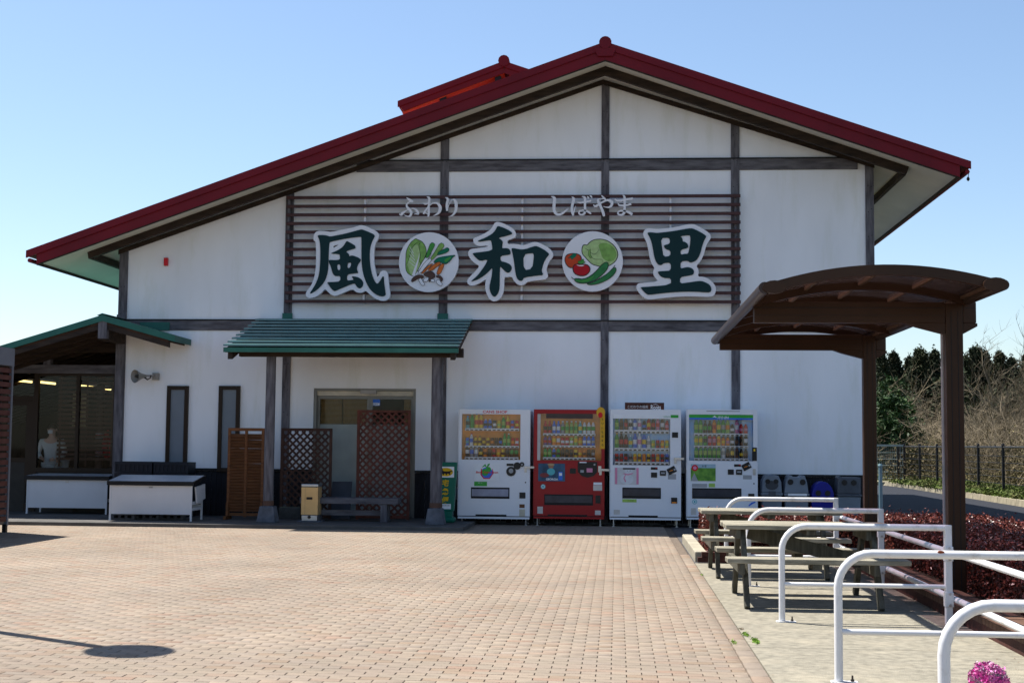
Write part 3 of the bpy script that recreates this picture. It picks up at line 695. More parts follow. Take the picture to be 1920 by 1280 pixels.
BAM = mat('bamboo_blind', (.24, .15, .055), .8, .4, 12, stretch=(14, 1, 1), bump=.5, col2=(.12, .07, .025))
for a, b in ((dx0 + .1, (dx0 + mid) / 2 - .01), ((dx0 + mid) / 2 + .01, mid - .05), (mid + .62, dx1 - .1)):
    m = MB()
    for i in range(36): m.box(a, b, .145 + random.uniform(0, .004), .152, dz1 - .15 - i * .0225, dz1 - .15 - i * .0225 + .018)
    m.build('bamboo_blind', BAM, shop)
st = PY(703, 755, dY - .03); MB().box(st.x - .09, st.x + .09, dY - .008, dY - .005, st.z - .05, st.z + .15).build('blue_sticker', C['b'], shop)
MB().box(st.x - .08, st.x + .08, dY - .010, dY - .0082, st.z - .045, st.z + .0).build('sticker_band', C['w'], shop); text('営業中', st.x, st.z - .022, dY - .0105, .03, C['b'], shop)
# ---- red alarm box, loudspeaker
p = PY(311, 491, -.05); t = thing('alarm_box', 'small red alarm box high on the white wall at left', 'alarm box', (p.x, 0, p.z))
MB().box(p.x - .035, p.x + .035, -.07, -.005, p.z - .07, p.z + .065).build('housing', C['r'], t, bev=.006)
MB().box(p.x - .037, p.x + .037, -.072, -.004, p.z + .066, p.z + .075).build('lid', C['r'], t)
SPK = mat('beige_speaker', (.30, .29, .27), .5, .08, 4)
p = PY(263, 705, -.25); t = thing('loudspeaker', 'beige horn loudspeaker on a wall bracket above the carts', 'loudspeaker', (p.x, -.1, p.z))
m = MB(); d = Vector((-.55, -.8, -.05)).normalized()
m.tube([p + d * -.12, p + d * -.05, p + d * .02, p + d * .10, p + d * .12], [.03, .045, .07, .115, .12], 16, False); m.build('horn', SPK, t, smooth=True)
MB().tube([p + d * .0, p + d * .11], [.05, .02], 10).build('driver_cone', mat('dark_horn', (.08, .08, .07), .6), t, smooth=True)
MB().tube([p + d * -.05, p + Vector((.12, .05, -.06)), p + Vector((.17, .05, -.03)), p + Vector((.18, .06, .02))], .012, 6).build('cable', BLACK, t)
q = p + Vector((.22, .17, 0)); MB().box(q.x - .05, q.x + .06, -.10, -.005, q.z - .06, q.z + .07).build('junction_box', SPK, t, bev=.008)
MB().box(p.x + .03, q.x, -.16, -.12, q.z - .0, q.z + .03).build('bracket', SPK, t)

# ================================================================= LEFT WING
wing = thing('entrance_wing', 'green roofed timber wing with glazed front at the left end of the shop', 'building', (-11.5, 1, 0))
YW = -1.0; pk = PY(192, 590, YW); rgt = PY(328, 629, YW); lft = PY(0, 648, YW)
s1 = (pk.z - lft.z) / (pk.x - lft.x); s2 = (rgt.z - pk.z) / (rgt.x - pk.x)
LX = -14.5; lz = pk.z + s1 * (LX - pk.x)
def both(f): f(LX, lz, pk.x, pk.z, YW, 12); f(pk.x, pk.z, rgt.x, rgt.z, YW, -.001)
MB().prism([(LX, lz - .11), (pk.x, pk.z - .11), (pk.x, pk.z), (LX, lz)], YW, 12).build('roof_slope', GREEN_L, wing)
MB().prism([(pk.x, pk.z - .11), (rgt.x, rgt.z - .11), (rgt.x, rgt.z), (pk.x, pk.z)], YW, -.052).build('roof_slope', GREEN_L, wing)
for a, za, b, zb, yb in ((LX, lz, pk.x, pk.z, 12), (pk.x, pk.z, rgt.x - .12, rgt.z + .03, -.055)):
    MB().prism([(a, za - .145), (b, zb - .145), (b, zb - .112), (a, za - .112)], YW + .03, yb).build('roof_boarding', mat('red_brown_boards', (.06, .027, .015), .7, .35, 3, stretch=(1, 8, 1), bump=.4), wing)
    MB().prism([(a, za - .235), (b, zb - .235), (b, zb - .146), (a, za - .146)], YW + .04, YW + .12).build('barge_board', DARKWOOD, wing)
MB().prism([(pk.x - .1, pk.z - .01), (pk.x, pk.z + .03), (pk.x + .13, pk.z - .01), (pk.x, pk.z + .005)], YW - .01, -.052).build('ridge_cap', GREEN_L, wing)
for i in range(22):
    y = YW + .55 + i * .45
    MB().prism([(LX, lz - .24), (pk.x - .0, pk.z - .24), (pk.x - .0, pk.z - .146), (LX, lz - .146)], y, y + .06).build('rafter', DARKWOOD, wing)
MB().box(pk.x - .08, pk.x + .08, YW + .13, -.06, pk.z - .45, pk.z - .15).build('ridge_beam', DARKWOOD, wing)
MB().box(pk.x - .08, pk.x + .08, YW + .02, YW + .13, pk.z - .42, pk.z - .10).build('ridge_beam_end', TIMBER, wing)
YG = .65
fa_, fb_ = PY(262, 619, -.04), PY(318, 604, -.04); MB().box(fa_.x, fb_.x, -.045, -.0305, fa_.z, fb_.z).build('flashing', GREEN_L, wing)
tb1 = PY(100, 700, YG).z; tb2 = PY(100, 684, YG).z
XGR = PY(234, 780, 0).x
pp = PY(50, 640, YG - .6); MB().box(pp.x, pk.x - .08, YG - .06, YG + .06, pp.z - .16, pp.z).build('cross_beam', DARKWOOD, wing)
MB().box(LX, XL, YG - .07, YG + .07, tb1, tb2).build('tie_beam', TIMBER_H, wing, bev=.006)
q = PY(91, 670, YG); MB().box(q.x - .07, q.x + .07, YG - .065, YG + .065, tb2, pp.z - .16).build('king_strut', TIMBER, wing)
cpx = PY(226, 760, 0).x
MB().box(cpx - .1, cpx + .06, -.07, .09, .06, zb2[1] + .1).build('corner_post', TIMBER, wing, bev=.006)
WGL = PY(215, 780, YG).x; 
mull = [PY(p_, 780, YG).x for p_ in (64, 72, 143, 149, 213, 219)]
zt = tb1; zs = PY(140, 877, YG).z
gf = MB()
for k in (0, 2, 4): gf.box(mull[k], mull[k + 1], YG - .04, YG + .04, .06, zt - .001)
gf.box(mull[1], mull[2], YG - .04, YG + .04, zs - .08, zs).box(mull[3], mull[4], YG - .04, YG + .04, zs - .08, zs)
gf.box(mull[1], mull[2], YG - .04, YG + .04, zt - .05, zt - .001).box(mull[3], mull[4], YG - .04, YG + .04, zt - .05, zt - .001)
gf.build('glazing_frame', FRAME, wing)
for a, b in ((mull[1], mull[2]), (mull[3], mull[4])):
    MB().box(a, b, YG - .006, YG + .006, zs, zt - .05).build('window_pane', GLASSW, wing)
    MB().box(a, b, YG - .02, YG + .02, .06, zs - .08).build('lower_panel', mat('dark_panel', (.045, .04, .035), .6), wing)
# door leaf and transom
dl = PY(-40, 800, YG).x; dd0 = mull[0]; zt2 = PY(40, 752, YG).z; zg1 = PY(40, 760, YG).z; zg0 = PY(40, 858, YG).z
d_ = MB().box(dl, dl + .09, YG - .03, YG + .03, .06, zt2).box(dd0 - .14, dd0 - .004, YG - .03, YG + .03, .06, zt2).box(dl + .09, dd0 - .14, YG - .03, YG + .03, zg1 + .0, zt2).box(dl + .09, dd0 - .14, YG - .03, YG + .03, zg0 - .08, zg0).build('glass_door', FRAME, wing)
MB().box(dl + .09, dd0 - .14, YG - .006, YG + .006, zg0, zg1).build('door_pane', GLASSW, d_); MB().box(dl + .09, dd0 - .14, YG - .015, YG + .015, .06, zg0 - .08).build('door_panel', MATS['dark_panel'], d_)
MB().box(dl, dd0 - .004, YG - .04, YG + .04, zt2 + .002, zt2 + .1).build('transom_bar', FRAME, wing); MB().box(dl, dd0 - .004, YG - .006, YG + .006, zt2 + .1, zt - .002).build('transom_pane', GLASSW, wing)
MB().box(LX, dl - .003, YG - .03, YG + .03, .06, zt - .002).build('side_panel', FRAME, wing)
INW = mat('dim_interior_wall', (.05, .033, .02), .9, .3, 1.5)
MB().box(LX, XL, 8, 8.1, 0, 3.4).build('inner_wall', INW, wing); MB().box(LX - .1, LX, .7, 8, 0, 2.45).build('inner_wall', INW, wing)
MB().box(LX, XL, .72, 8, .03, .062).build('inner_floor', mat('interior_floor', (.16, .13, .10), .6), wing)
# things seen through the glass, and added slats for a reflection on it
for a, b, py in ((24, 60, 712), (75, 104, 716), (149, 208, 723)):
    pa = PY(a, py, 2.2); pb = PY(b, py + (b - a) * .11, 2.2)
    t = thing('ceiling_lamp', {24: 'lit fluorescent tube above the glazed door', 75: 'lit fluorescent tube in the middle window of the wing', 149: 'long lit fluorescent tube in the window nearest the shop'}[a], 'lamp', tuple(pa), 'lit tubes inside the wing')
    MB().tube([pa, pb], .022, 8).build('tube', FLUO, t)
    MB().bar(pa + Vector((0, 0, .05)), pb + Vector((0, 0, .05)), .09, .03).build('housing', C['w'], t)
p = PY(185, 875, 1.6); t = thing('notice_column', 'brown round column with two white notices inside the wing', 'column', (p.x, 1.6, .06))
MB().tube([(p.x, 1.6, .06), (p.x, 1.6, 2.7)], .075, 14).build('shaft', mat('column_brown', (.11, .06, .045), .6), t, smooth=True)
for zz in (PY(185, 815, 1.52).z, PY(185, 848, 1.52).z):
    n_ = MB().tube([(p.x, 1.6, zz - .07), (p.x, 1.6, zz + .07)], .078, 14, False).build('notice', C['w'], t); MB().tube([(p.x, 1.6, zz - .008), (p.x, 1.6, zz + .01)], .0795, 14, False).build('red_line', C['r'], n_)
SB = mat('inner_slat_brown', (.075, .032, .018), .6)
t = thing('reflected_slats', 'dark brown horizontal slats added inside the wing windows to stand for a reflection', 'reflection slats', (PY(160, 780, .95).x, .95, 1.3)); xa_, xb_ = PY(108, 780, .95).x, PY(213, 780, .95).x  # added slats standing in for the enclosure slats mirrored in the glass
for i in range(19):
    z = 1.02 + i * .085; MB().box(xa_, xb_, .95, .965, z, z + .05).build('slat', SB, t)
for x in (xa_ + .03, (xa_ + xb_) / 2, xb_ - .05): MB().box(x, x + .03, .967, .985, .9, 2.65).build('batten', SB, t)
c_ = PY(150, 770, 3.0); t = thing('hanging_cloth', 'beige cloth hanging inside the wing between the lamps', 'cloth', (c_.x, 3.0, c_.z)); MB().box(c_.x - .16, c_.x + .14, 3, 3.02, c_.z - .35, c_.z + .35).build('cloth_sheet', mat('beige_cloth', (.42, .38, .27), .9, .2, 3), t)
c_ = PY(122, 860, 1.8); t = thing('white_bucket', 'small white bucket at the window sill beside the person', 'bucket', (c_.x, 1.8, .9)); MB().lathe((c_.x, 1.8, .86), [(.07, 0), (.09, .17)], 14).build('pail', C['w'], t); MB().box(c_.x - .5, c_.x + .3, 1.6, 2.1, .82, .858).build('counter_top', SB, thing('inner_counter', 'low dark counter inside the wing', 'counter', (c_.x, 1.85, .06)))
MB().box(c_.x - .45, c_.x + .25, 1.65, 2.05, .062, .819).build('counter_base', SB, bpy.data.objects['inner_counter'])
p = PY(203, 806, 1.4); t = thing('red_coat', 'red coat hanging inside the glass beside the corner post', 'coat', (p.x, 1.4, p.z))
m = MB(); m.tube([p, p + Vector((-.03, 0, -.1)), p + Vector((-.06, 0, -.3)), p + Vector((-.03, 0, -.5)), p + Vector((.02, 0, -.56))], [.02, .05, .06, .05, .02], 10); m.build('coat_body', mat('red_cloth', (.6, .02, .03), .7, em=None), t, smooth=True)
MB().tube([p + Vector((.04, -.02, -.12)), p + Vector((.055, -.02, -.35)), p + Vector((.045, -.02, -.52))], [.03, .028, .022], 8).build('sleeve', MATS['red_cloth'], t, smooth=True)
MB().tube([p + Vector((-.1, 0, .0)), p + Vector((0, 0, .05)), p + Vector((.12, 0, 0))], .008, 5).tube([p + Vector((0, 0, .05)), p + Vector((0, 0, .3))], .005, 4).build('hanger', BLACK, t)

# ================================================================= PORCH
por = thing('entrance_porch', 'green tiled lean-to porch on timber posts over the shop entrance', 'porch', (-4.5, -1.2, .06))
YP = -2.3; tl = PY(484, 597, -.06); tr_ = PY(885, 597, -.06); bl = PY(421, 649, YP); br_ = PY(862, 649, YP)
x0 = (tl.x + bl.x) / 2; x1 = (tr_.x + br_.x) / 2; zt_ = tl.z; zf = PY(640, 651, YP).z
nC = 9
for i in range(nC):
    ya = YP + (-.056 - YP) * i / nC; yb = YP + (-.056 - YP) * (i + 1) / nC; za = zf + (zt_ - zf) * i / nC; zb = zf + (zt_ - zf) * (i + 1) / nC
    m = MB(); n = 5; offs = (i % 2) * .4
    xs_ = [x0] + [x0 + offs + .8 * (k + .5) for k in range(6) if x0 + offs + .8 * (k + .5) < x1 - .1] + [x1]
    for a, b in zip(xs_[:-1], xs_[1:]):
        m.add([(a + .002, ya - .03, za + .014), (b - .002, ya - .03, za + .014), (b - .002, yb, zb - .02), (a + .002, yb, zb - .02),
               (a + .002, ya - .03, za + .044), (b - .002, ya - .03, za + .044), (b - .002, yb, zb + .002), (a + .002, yb, zb + .002)],
              [(0, 3, 2, 1), (4, 5, 6, 7), (0, 1, 5, 4), (1, 2, 6, 5), (2, 3, 7, 6), (3, 0, 4, 7)])
    m.build('roof_course', GREEN, por)
MB().box(x0, x1, YP - .015, YP + .015, zf - .085, zf - .008).build('fascia', GREEN_L, por)
MB().add([(x0 + .02, YP + .02, zf - .09), (x1 - .02, YP + .02, zf - .09), (x1 - .02, -.06, zt_ - .09), (x0 + .02, -.06, zt_ - .09), (x0 + .02, YP + .02, zf - .03), (x1 - .02, YP + .02, zf - .03), (x1 - .02, -.06, zt_ - .03), (x0 + .02, -.06, zt_ - .03)],
         [(0, 3, 2, 1), (4, 5, 6, 7), (0, 1, 5, 4), (1, 2, 6, 5), (2, 3, 7, 6), (3, 0, 4, 7)]).build('roof_boarding', MATS['red_brown_boards'], por)
for sx in (x0 + .06, x1 - .14):
    MB().add([(sx, YP + .05, zf - .2), (sx + .08, YP + .05, zf - .2), (sx + .08, -.06, zt_ - .2), (sx, -.06, zt_ - .2), (sx, YP + .05, zf - .091), (sx + .08, YP + .05, zf - .091), (sx + .08, -.06, zt_ - .091), (sx, -.06, zt_ - .091)],
             [(0, 3, 2, 1), (4, 5, 6, 7), (0, 1, 5, 4), (1, 2, 6, 5), (2, 3, 7, 6), (3, 0, 4, 7)]).build('barge_rafter', DARKWOOD, por)
YQ = -1.9; ba = PY(450, 662, YQ); bb_ = PY(869, 662, YQ); bz0 = PY(600, 669, YQ).z
MB().box(ba.x, bb_.x, YQ - .07, YQ + .07, bz0, bz0 + .15).build('front_beam', DARKWOOD, por, bev=.006)
for px in (506, 819):
    c = PY(px, 800, YQ); r_ = .085 if px < 600 else .1
    MB().tube([(c.x, YQ, .33), (c.x, YQ, bz0 - .001)], [r_, r_ * .97], 16).build('post', TIMBER, por, smooth=True)
    b_ = MB(); b_.add([(c.x - .16, YQ - .16, .06), (c.x + .16, YQ - .16, .06), (c.x + .16, YQ + .16, .06), (c.x - .16, YQ + .16, .06), (c.x - .12, YQ - .12, .33), (c.x + .12, YQ - .12, .33), (c.x + .12, YQ + .12, .33), (c.x - .12, YQ + .12, .33)],
                      [(0, 3, 2, 1), (4, 5, 6, 7), (0, 1, 5, 4), (1, 2, 6, 5), (2, 3, 7, 6), (3, 0, 4, 7)]); b_.build('stone_base', STONE, por, bev=.015)
    MB().tube([(c.x, YQ, .34), (c.x, YQ, .42)], r_ + .008, 16).build('post_collar', mat('rusty_collar', (.10, .055, .04), .7), por)
for k in (1, 2): 
    a, b = posts[k]; zz = PY(540, 592, 0).z; MB().box(a - .02, b + .02, -.045, -.036, zt_ - .05, zt_ + .1).build('flashing', GREEN_L, por)

# ================================================================= SIGN SCREEN
sx0 = PY(535, 470, -.2).x; sx1 = PY(1389, 470, -.2).x
scr = thing('slat_screen', 'screen of long brown horizontal slats behind the shop name', 'slat screen', ((sx0 + sx1) / 2, -.15, 4))
zs0 = PY(960, 368.5, -.2).z; zs1 = PY(960, 565, -.2).z
for i in range(13):
    z = zs0 + (zs1 - zs0) * i / 12
    MB().box(sx0, sx1, -.19, -.145, z - .028, z + .028).build('slat', SLAT, scr, bev=.004)
for px in (541, 684, 979, 1257, 1379):
    c = PY(px, 470, -.1); MB().box(c.x - .018, c.x + .018, -.144, -.036, zs1 - .04, zs0 + .04).build('batten', OFFWHITE if px not in (541, 1379) else TIMBER, scr)

def char(name, lab, ox, oy, sc, dark, white, holes=()):
    def cv(pts, Y): return [(v.x, v.z) for v in (PY(ox + x / sc, oy + y / sc, Y) for x, y in smooth_pts([(float(a), float(b)) for a, b in pts], 1, True))]
    Yw = -.27; c = PY(ox + 650 / sc, oy + 650 / sc, Yw)
    t = thing(name, lab, 'sign letter', (c.x, -.2, c.z), 'large characters of the shop name')
    curve_mesh([cv(w_, Yw) for w_ in white], -.245, .04, 'backing', OFFWHITE, t)
    curve_mesh([cv(d_, Yw) for d_ in dark], -.293, .006, 'face', DKGREEN, t)
    return t
KZ = [[(215,235),(225,215),(310,215),(370,225),(410,240),(500,222),(640,195),(770,160),(880,130),(905,128),(1000,165),(1085,205),(1100,228),(1095,245),(1060,310),(1035,380),(1022,480),(1022,600),(1035,720),(1062,840),(1095,925),(1137,975),(1175,935),(1238,825),(1245,960),(1268,1110),(1270,1140),(1240,1165),(1180,1162),(1100,1125),(1030,1060),(975,970),(930,850),(905,740),(895,640),(893,500),(894,250),(880,243),(760,255),(600,280),(410,322),(398,335),(388,450),(385,600),(382,700),(370,800),(340,900),(290,980),(210,1060),(140,1105),(105,1122),(95,1110),(150,1030),(205,930),(240,810),(255,640),(258,450),(250,330),(235,270)],
 [(425,497),(440,488),(530,450),(610,395),(655,320),(672,307),(740,345),(790,375),(803,400),(800,425),(720,445),(650,472),(690,500),(705,520),(700,545),(745,528),(800,545),(860,570),(888,600),(875,625),(840,670),(820,735),(842,790),(840,803),(760,812),(672,825),(668,920),(740,912),(775,905),(745,862),(750,850),(830,862),(890,895),(922,945),(920,990),(895,1030),(860,1040),(825,1020),(800,980),(785,962),(700,990),(580,1040),(490,1080),(470,1082),(425,1045),(370,960),(365,942),(450,942),(565,932),(570,848),(500,852),(465,835),(440,790),(420,700),(390,640),(388,598),(480,603),(562,597),(560,540),(550,510),(440,505)],
 [(515,670),(565,668),(568,755),(525,758)],[(680,645),(738,640),(722,715),(678,732)]]
KZW = [[(150,300),(148,230),(170,180),(215,150),(290,150),(370,158),(420,168),(600,130),(780,95),(850,65),(905,60),(1000,90),(1110,145),(1155,185),(1165,235),(1140,290),(1105,350),(1088,450),(1085,600),(1100,720),(1125,830),(1140,868),(1165,830),(1190,775),(1240,758),(1290,780),(1305,850),(1320,1000),(1338,1120),(1325,1190),(1270,1228),(1190,1230),(1110,1200),(1030,1140),(955,1070),(915,1100),(860,1108),(805,1095),(755,1048),(640,1095),(520,1148),(470,1155),(420,1135),(370,1090),(330,1045),(270,1110),(190,1170),(100,1192),(45,1175),(25,1125),(45,1080),(110,1000),(160,880),(185,740),(190,560),(188,420),(180,320),(165,300)],[(455,378),(550,360),(500,390),(458,415)]]
char('sign_character', 'dark green kanji 風, leftmost large letter with white border', 570, 415, 8.259, KZ, KZW)
WA = [[(208,340),(230,325),(330,285),(420,235),(470,180),(500,118),(520,115),(600,140),(690,185),(728,220),(715,240),(620,268),(515,292),(560,318),(585,350),(580,385),(570,450),(640,443),(680,455),(702,500),(700,538),(650,548),(550,560),(548,638),(620,655),(690,685),(720,725),(715,770),(685,808),(655,815),(620,795),(580,755),(543,712),(538,850),(538,1030),(520,1110),(480,1165),(455,1175),(425,1155),(395,1100),(380,1030),(400,940),(420,850),(428,730),(380,790),(300,860),(210,915),(115,945),(112,935),(200,860),(270,770),(330,680),(360,612),(245,640),(190,600),(140,545),(128,518),(250,505),(425,480),(425,420),(412,350),(400,325),(300,340),(220,350)],
 [(712,455),(732,443),(800,455),(860,465),(930,458),(1010,430),(1070,412),(1110,420),(1200,465),(1270,520),(1278,545),(1235,590),(1195,670),(1175,740),(1165,785),(1195,850),(1100,855),(900,885),(880,925),(855,937),(820,925),(785,880),(765,760),(750,640),(730,530)],[(890,540),(1020,518),(1045,530),(1048,580),(1025,755),(898,778)]]
WAW = [[(140,300),(170,285),(300,230),(400,165),(440,100),(465,60),(510,47),(600,75),(700,125),(765,180),(785,235),(770,285),(715,305),(645,330),(660,385),(740,377),(820,388),(880,402),(950,385),(1010,360),(1075,347),(1150,370),(1250,425),(1320,480),(1343,540),(1325,590),(1280,640),(1240,740),(1240,785),(1262,840),(1255,885),(1215,915),(1100,925),(950,945),(915,985),(855,1002),(800,985),(745,930),(715,865),(650,880),(605,870),(603,1040),(585,1130),(540,1210),(455,1243),(385,1215),(335,1120),(315,1020),(325,940),(335,905),(250,960),(150,1005),(85,1000),(48,965),(48,920),(90,870),(180,780),(235,708),(170,675),(100,610),(65,550),(65,495),(95,460),(150,450),(355,425),(355,402),(230,415),(175,395),(140,350)]]
char('sign_character', 'dark green kanji 和, middle large letter between the two round signs', 870, 410, 8.0, WA, WAW)
RI = [[(205,190),(225,178),(300,182),(350,190),(450,180),(620,160),(780,130),(900,112),(960,130),(1060,180),(1135,230),(1145,250),(1110,310),(1080,390),(1055,500),(1015,590),(970,640),(905,663),(870,655),(850,635),(735,642),(730,760),(790,742),(850,733),(910,750),(945,785),(948,825),(930,858),(840,875),(725,895),(722,998),(850,980),(1000,958),(1060,955),(1130,975),(1195,1015),(1225,1060),(1225,1110),(1200,1140),(1130,1138),(930,1125),(700,1130),(450,1150),(230,1178),(190,1165),(140,1120),(100,1070),(95,1053),(250,1045),(580,1015),(580,912),(500,912),(430,895),(385,850),(362,803),(470,797),(578,790),(578,662),(460,672),(440,695),(410,705),(370,690),(335,640),(310,560),(290,440),(270,340),(240,260),(210,210)],
 [(417,272),(545,265),(562,300),(562,362),(462,385),(475,425),(510,455),(570,470),(572,555),(460,572),(440,440)],[(725,242),(870,223),(890,240),(888,330),(875,430),(852,525),(800,520),(735,540),(733,458),(850,432),(858,400),(840,355),(800,332),(765,325),(768,290),(750,262)]]
RIW = [[(135,215),(140,165),(180,120),(240,110),(350,128),(500,115),(650,95),(800,60),(905,42),(980,60),(1090,120),(1190,185),(1222,240),(1210,290),(1170,340),(1140,400),(1110,520),(1060,630),(985,712),(1015,760),(1025,810),(1010,885),(1080,885),(1160,905),(1240,965),(1295,1040),(1300,1110),(1275,1180),(1210,1212),(1000,1200),(750,1200),(500,1220),(300,1245),(220,1252),(150,1225),(75,1150),(28,1080),(28,1025),(60,990),(130,985),(385,962),(330,905),(292,830),(300,780),(322,745),(265,670),(235,560),(215,430),(190,330),(150,255)]]
char('sign_character', 'dark green kanji 里, rightmost large letter with white border', 1190, 415, 8.53, RI, RIW)
# small hiragana, brush strokes of varying width (x, y, width) in zoom pixels
def kana(lab, ox, oy, sc, strokes):
    Y = -.235; flat = [p for s in strokes for p in s]
    c = PY(ox + sum(p[0] for p in flat) / len(flat) / sc, oy + sum(p[1] for p in flat) / len(flat) / sc, Y)
    t = thing('hiragana_letter', lab, 'sign letter', (c.x, -.2, c.z), 'small silver hiragana above the shop name')
    m = MB(); k_ = (PY(961, 400, Y) - PY(960, 400, Y)).length / sc
    for i, s in enumerate(strokes):
        q = [(PY(ox + x / sc, oy + y / sc, Y), w_ * k_ * 1.12) for x, y, w_ in smooth_pts([tuple(map(float, p)) for p in s], 2)]
        pts = [(p.x, p.z, w_) for p, w_ in q]; y0 = Y - i * .0012
        b0 = len(m.v); ribbon(m, pts, y0); n = len(pts); ribbon(m, pts, y0 + .03); 
        for side in (0, n):
            for j in range(n - 1): m.f.append([b0 + side + j, b0 + side + j + 1, b0 + 2 * n + side + j + 1, b0 + 2 * n + side + j]); m.m.append(0)
    m.build('stroke', mat('silver_letter', (.78, .78, .82), .4, .05, 4), t)
K1 = (740, 360, 14.77)
kana('silver hiragana ふ, first of the left trio', *K1, [[(325,150,8),(370,190,45),(440,235,70),(520,275,25)],[(480,270,30),(410,275,35),(345,320,35),(320,380,45),(370,450,60),(440,520,65),(465,590,60),(430,665,50),(370,685,30),(300,655,18),(250,625,6)],[(370,490,8),(290,535,35),(210,590,70),(170,640,60),(130,600,15)],[(430,465,10),(510,455,25),(580,480,40),(635,540,60),(660,610,50),(590,605,25),(530,615,6)]])
kana('silver hiragana わ, second of the left trio', *K1, [[(890,130,12),(940,150,55),(965,185,60),(945,300,48),(940,450,48),(945,600,55),(925,690,30)],[(785,285,8),(830,340,45),(900,315,35),(990,275,30),(1000,290,10)],[(985,300,15),(960,360,30),(900,450,30),(830,540,45),(795,610,40)],[(830,590,20),(870,580,20),(915,620,20)],[(970,380,10),(1030,320,25),(1120,295,35),(1200,320,55),(1260,400,80),(1260,500,75),(1220,580,55),(1140,635,30),(1060,660,5)]])
kana('silver hiragana り, third of the left trio', *K1, [[(1400,152,10),(1455,170,50),(1480,215,65),(1445,310,60),(1440,420,55),(1455,520,55)],[(1475,450,10),(1490,370,18),(1540,270,20),(1600,215,25),(1660,215,55),(1700,290,75),(1705,400,75),(1695,500,65),(1650,600,50),(1570,665,25),(1485,690,5)]])
K2 = (1025, 355, 11.294)
kana('silver hiragana し, first of the right four', *K2, [[(95,150,10),(150,165,45),(170,200,60),(155,330,55),(155,440,55),(185,510,50),(250,540,45),(340,510,38),(420,440,25),(462,405,5)]])
kana('silver hiragana ば, second of the right four', *K2, [[(530,160,8),(570,185,45),(575,230,55),(540,330,48),(530,430,48),(555,530,45),(570,550,30)],[(570,520,15),(590,430,22),(615,350,5)],[(635,265,8),(690,290,30),(800,270,30),(945,245,35)],[(745,150,8),(800,165,45),(815,200,50),(810,330,42),(815,450,45),(800,520,40),(730,545,28),(680,515,30),(690,460,25),(760,440,22),(840,455,30),(910,495,38),(940,520,20)],[(860,150,12),(885,180,35),(895,205,15)],[(915,130,12),(945,155,35),(960,180,15)]])
kana('silver hiragana や, third of the right four', *K2, [[(985,325,8),(1030,365,45),(1080,335,38),(1180,270,28),(1290,220,40),(1370,250,55),(1390,310,50),(1350,375,40),(1270,385,20),(1195,360,5)],[(1160,125,8),(1190,165,35),(1250,215,30)],[(1245,210,15),(1200,200,18),(1110,200,18),(1075,230,40),(1110,290,50),(1160,400,45),(1200,500,55),(1215,570,40)]])
kana('silver hiragana ま, fourth of the right four', *K2, [[(1440,200,8),(1490,245,40),(1600,235,32),(1720,210,35),(1825,195,45)],[(1505,285,8),(1530,340,38),(1620,345,30),(1720,330,32),(1790,310,40)],[(1610,120,8),(1650,150,45),(1655,250,42),(1650,400,45),(1650,490,50),(1600,545,40),(1530,540,30),(1500,500,28),(1540,455,25),(1620,450,28),(1720,475,40),(1815,530,50)]])

# round vegetable signs: flat print built as stacked flat sheets
def round_sign(lab, cx, cy, r, ox, oy, sc, art):
    Y = -.29; c = PY(cx, cy, Y); R_ = (PY(cx + r, cy, Y) - c).length
    t = thing('round_sign', lab, 'round sign', (c.x, -.2, c.z))
    MB().cylY((c.x, c.z), R_, Y, -.205, 48).build('disc', OFFWHITE, t, smooth=False)
    k_ = (PY(961, 480, Y) - PY(960, 480, Y)).length / sc
    for i, (nm, m_, pts, ow) in enumerate(art):
        yy = Y - .001 * (i + 1)
        if isinstance(pts[0], tuple) and len(pts[0]) == 3:
            q = smooth_pts([tuple(map(float, p)) for p in pts], 1); mm = MB()
            w3 = [(PY(ox + x / sc, oy + y / sc, Y), w_) for x, y, w_ in q]; ribbon(mm, [(p.x, p.z, w_ * k_) for p, w_ in w3], yy); mm.build(nm, m_, t); continue
        q = [PY(ox + x / sc, oy + y / sc, Y) for x, y in smooth_pts([(float(a), float(b)) for a, b in pts], 1, True)]
        curve_mesh([[(p.x, p.z) for p in q]], yy, 0, nm, m_, t)
        if ow:
            mm = MB(); ribbon(mm, [(p.x, p.z, ow * k_) for p in q], yy - .0005, True); mm.build('outline', BLACK, t)
LG = mat('print_leaf_green', (.22, .42, .10), .5, .2, 12); LG2 = mat('print_pale_green', (.42, .58, .25), .5, .15, 12); MG = mat('print_mid_green', (.06, .30, .05), .5); DG = mat('print_dark_green', (.0, .16, .08), .5)
BR = mat('print_mushroom_brown', (.09, .045, .035), .5); OR = mat('print_carrot_orange', (.62, .16, .03), .5, .15, 20); RD = mat('print_tomato_red', (.45, .005, .015), .5); RD2 = mat('print_orange_red', (.55, .06, .015), .5); PW = OFFWHITE; CU = mat('print_cucumber_green', (.03, .20, .06), .5, .2, 10)
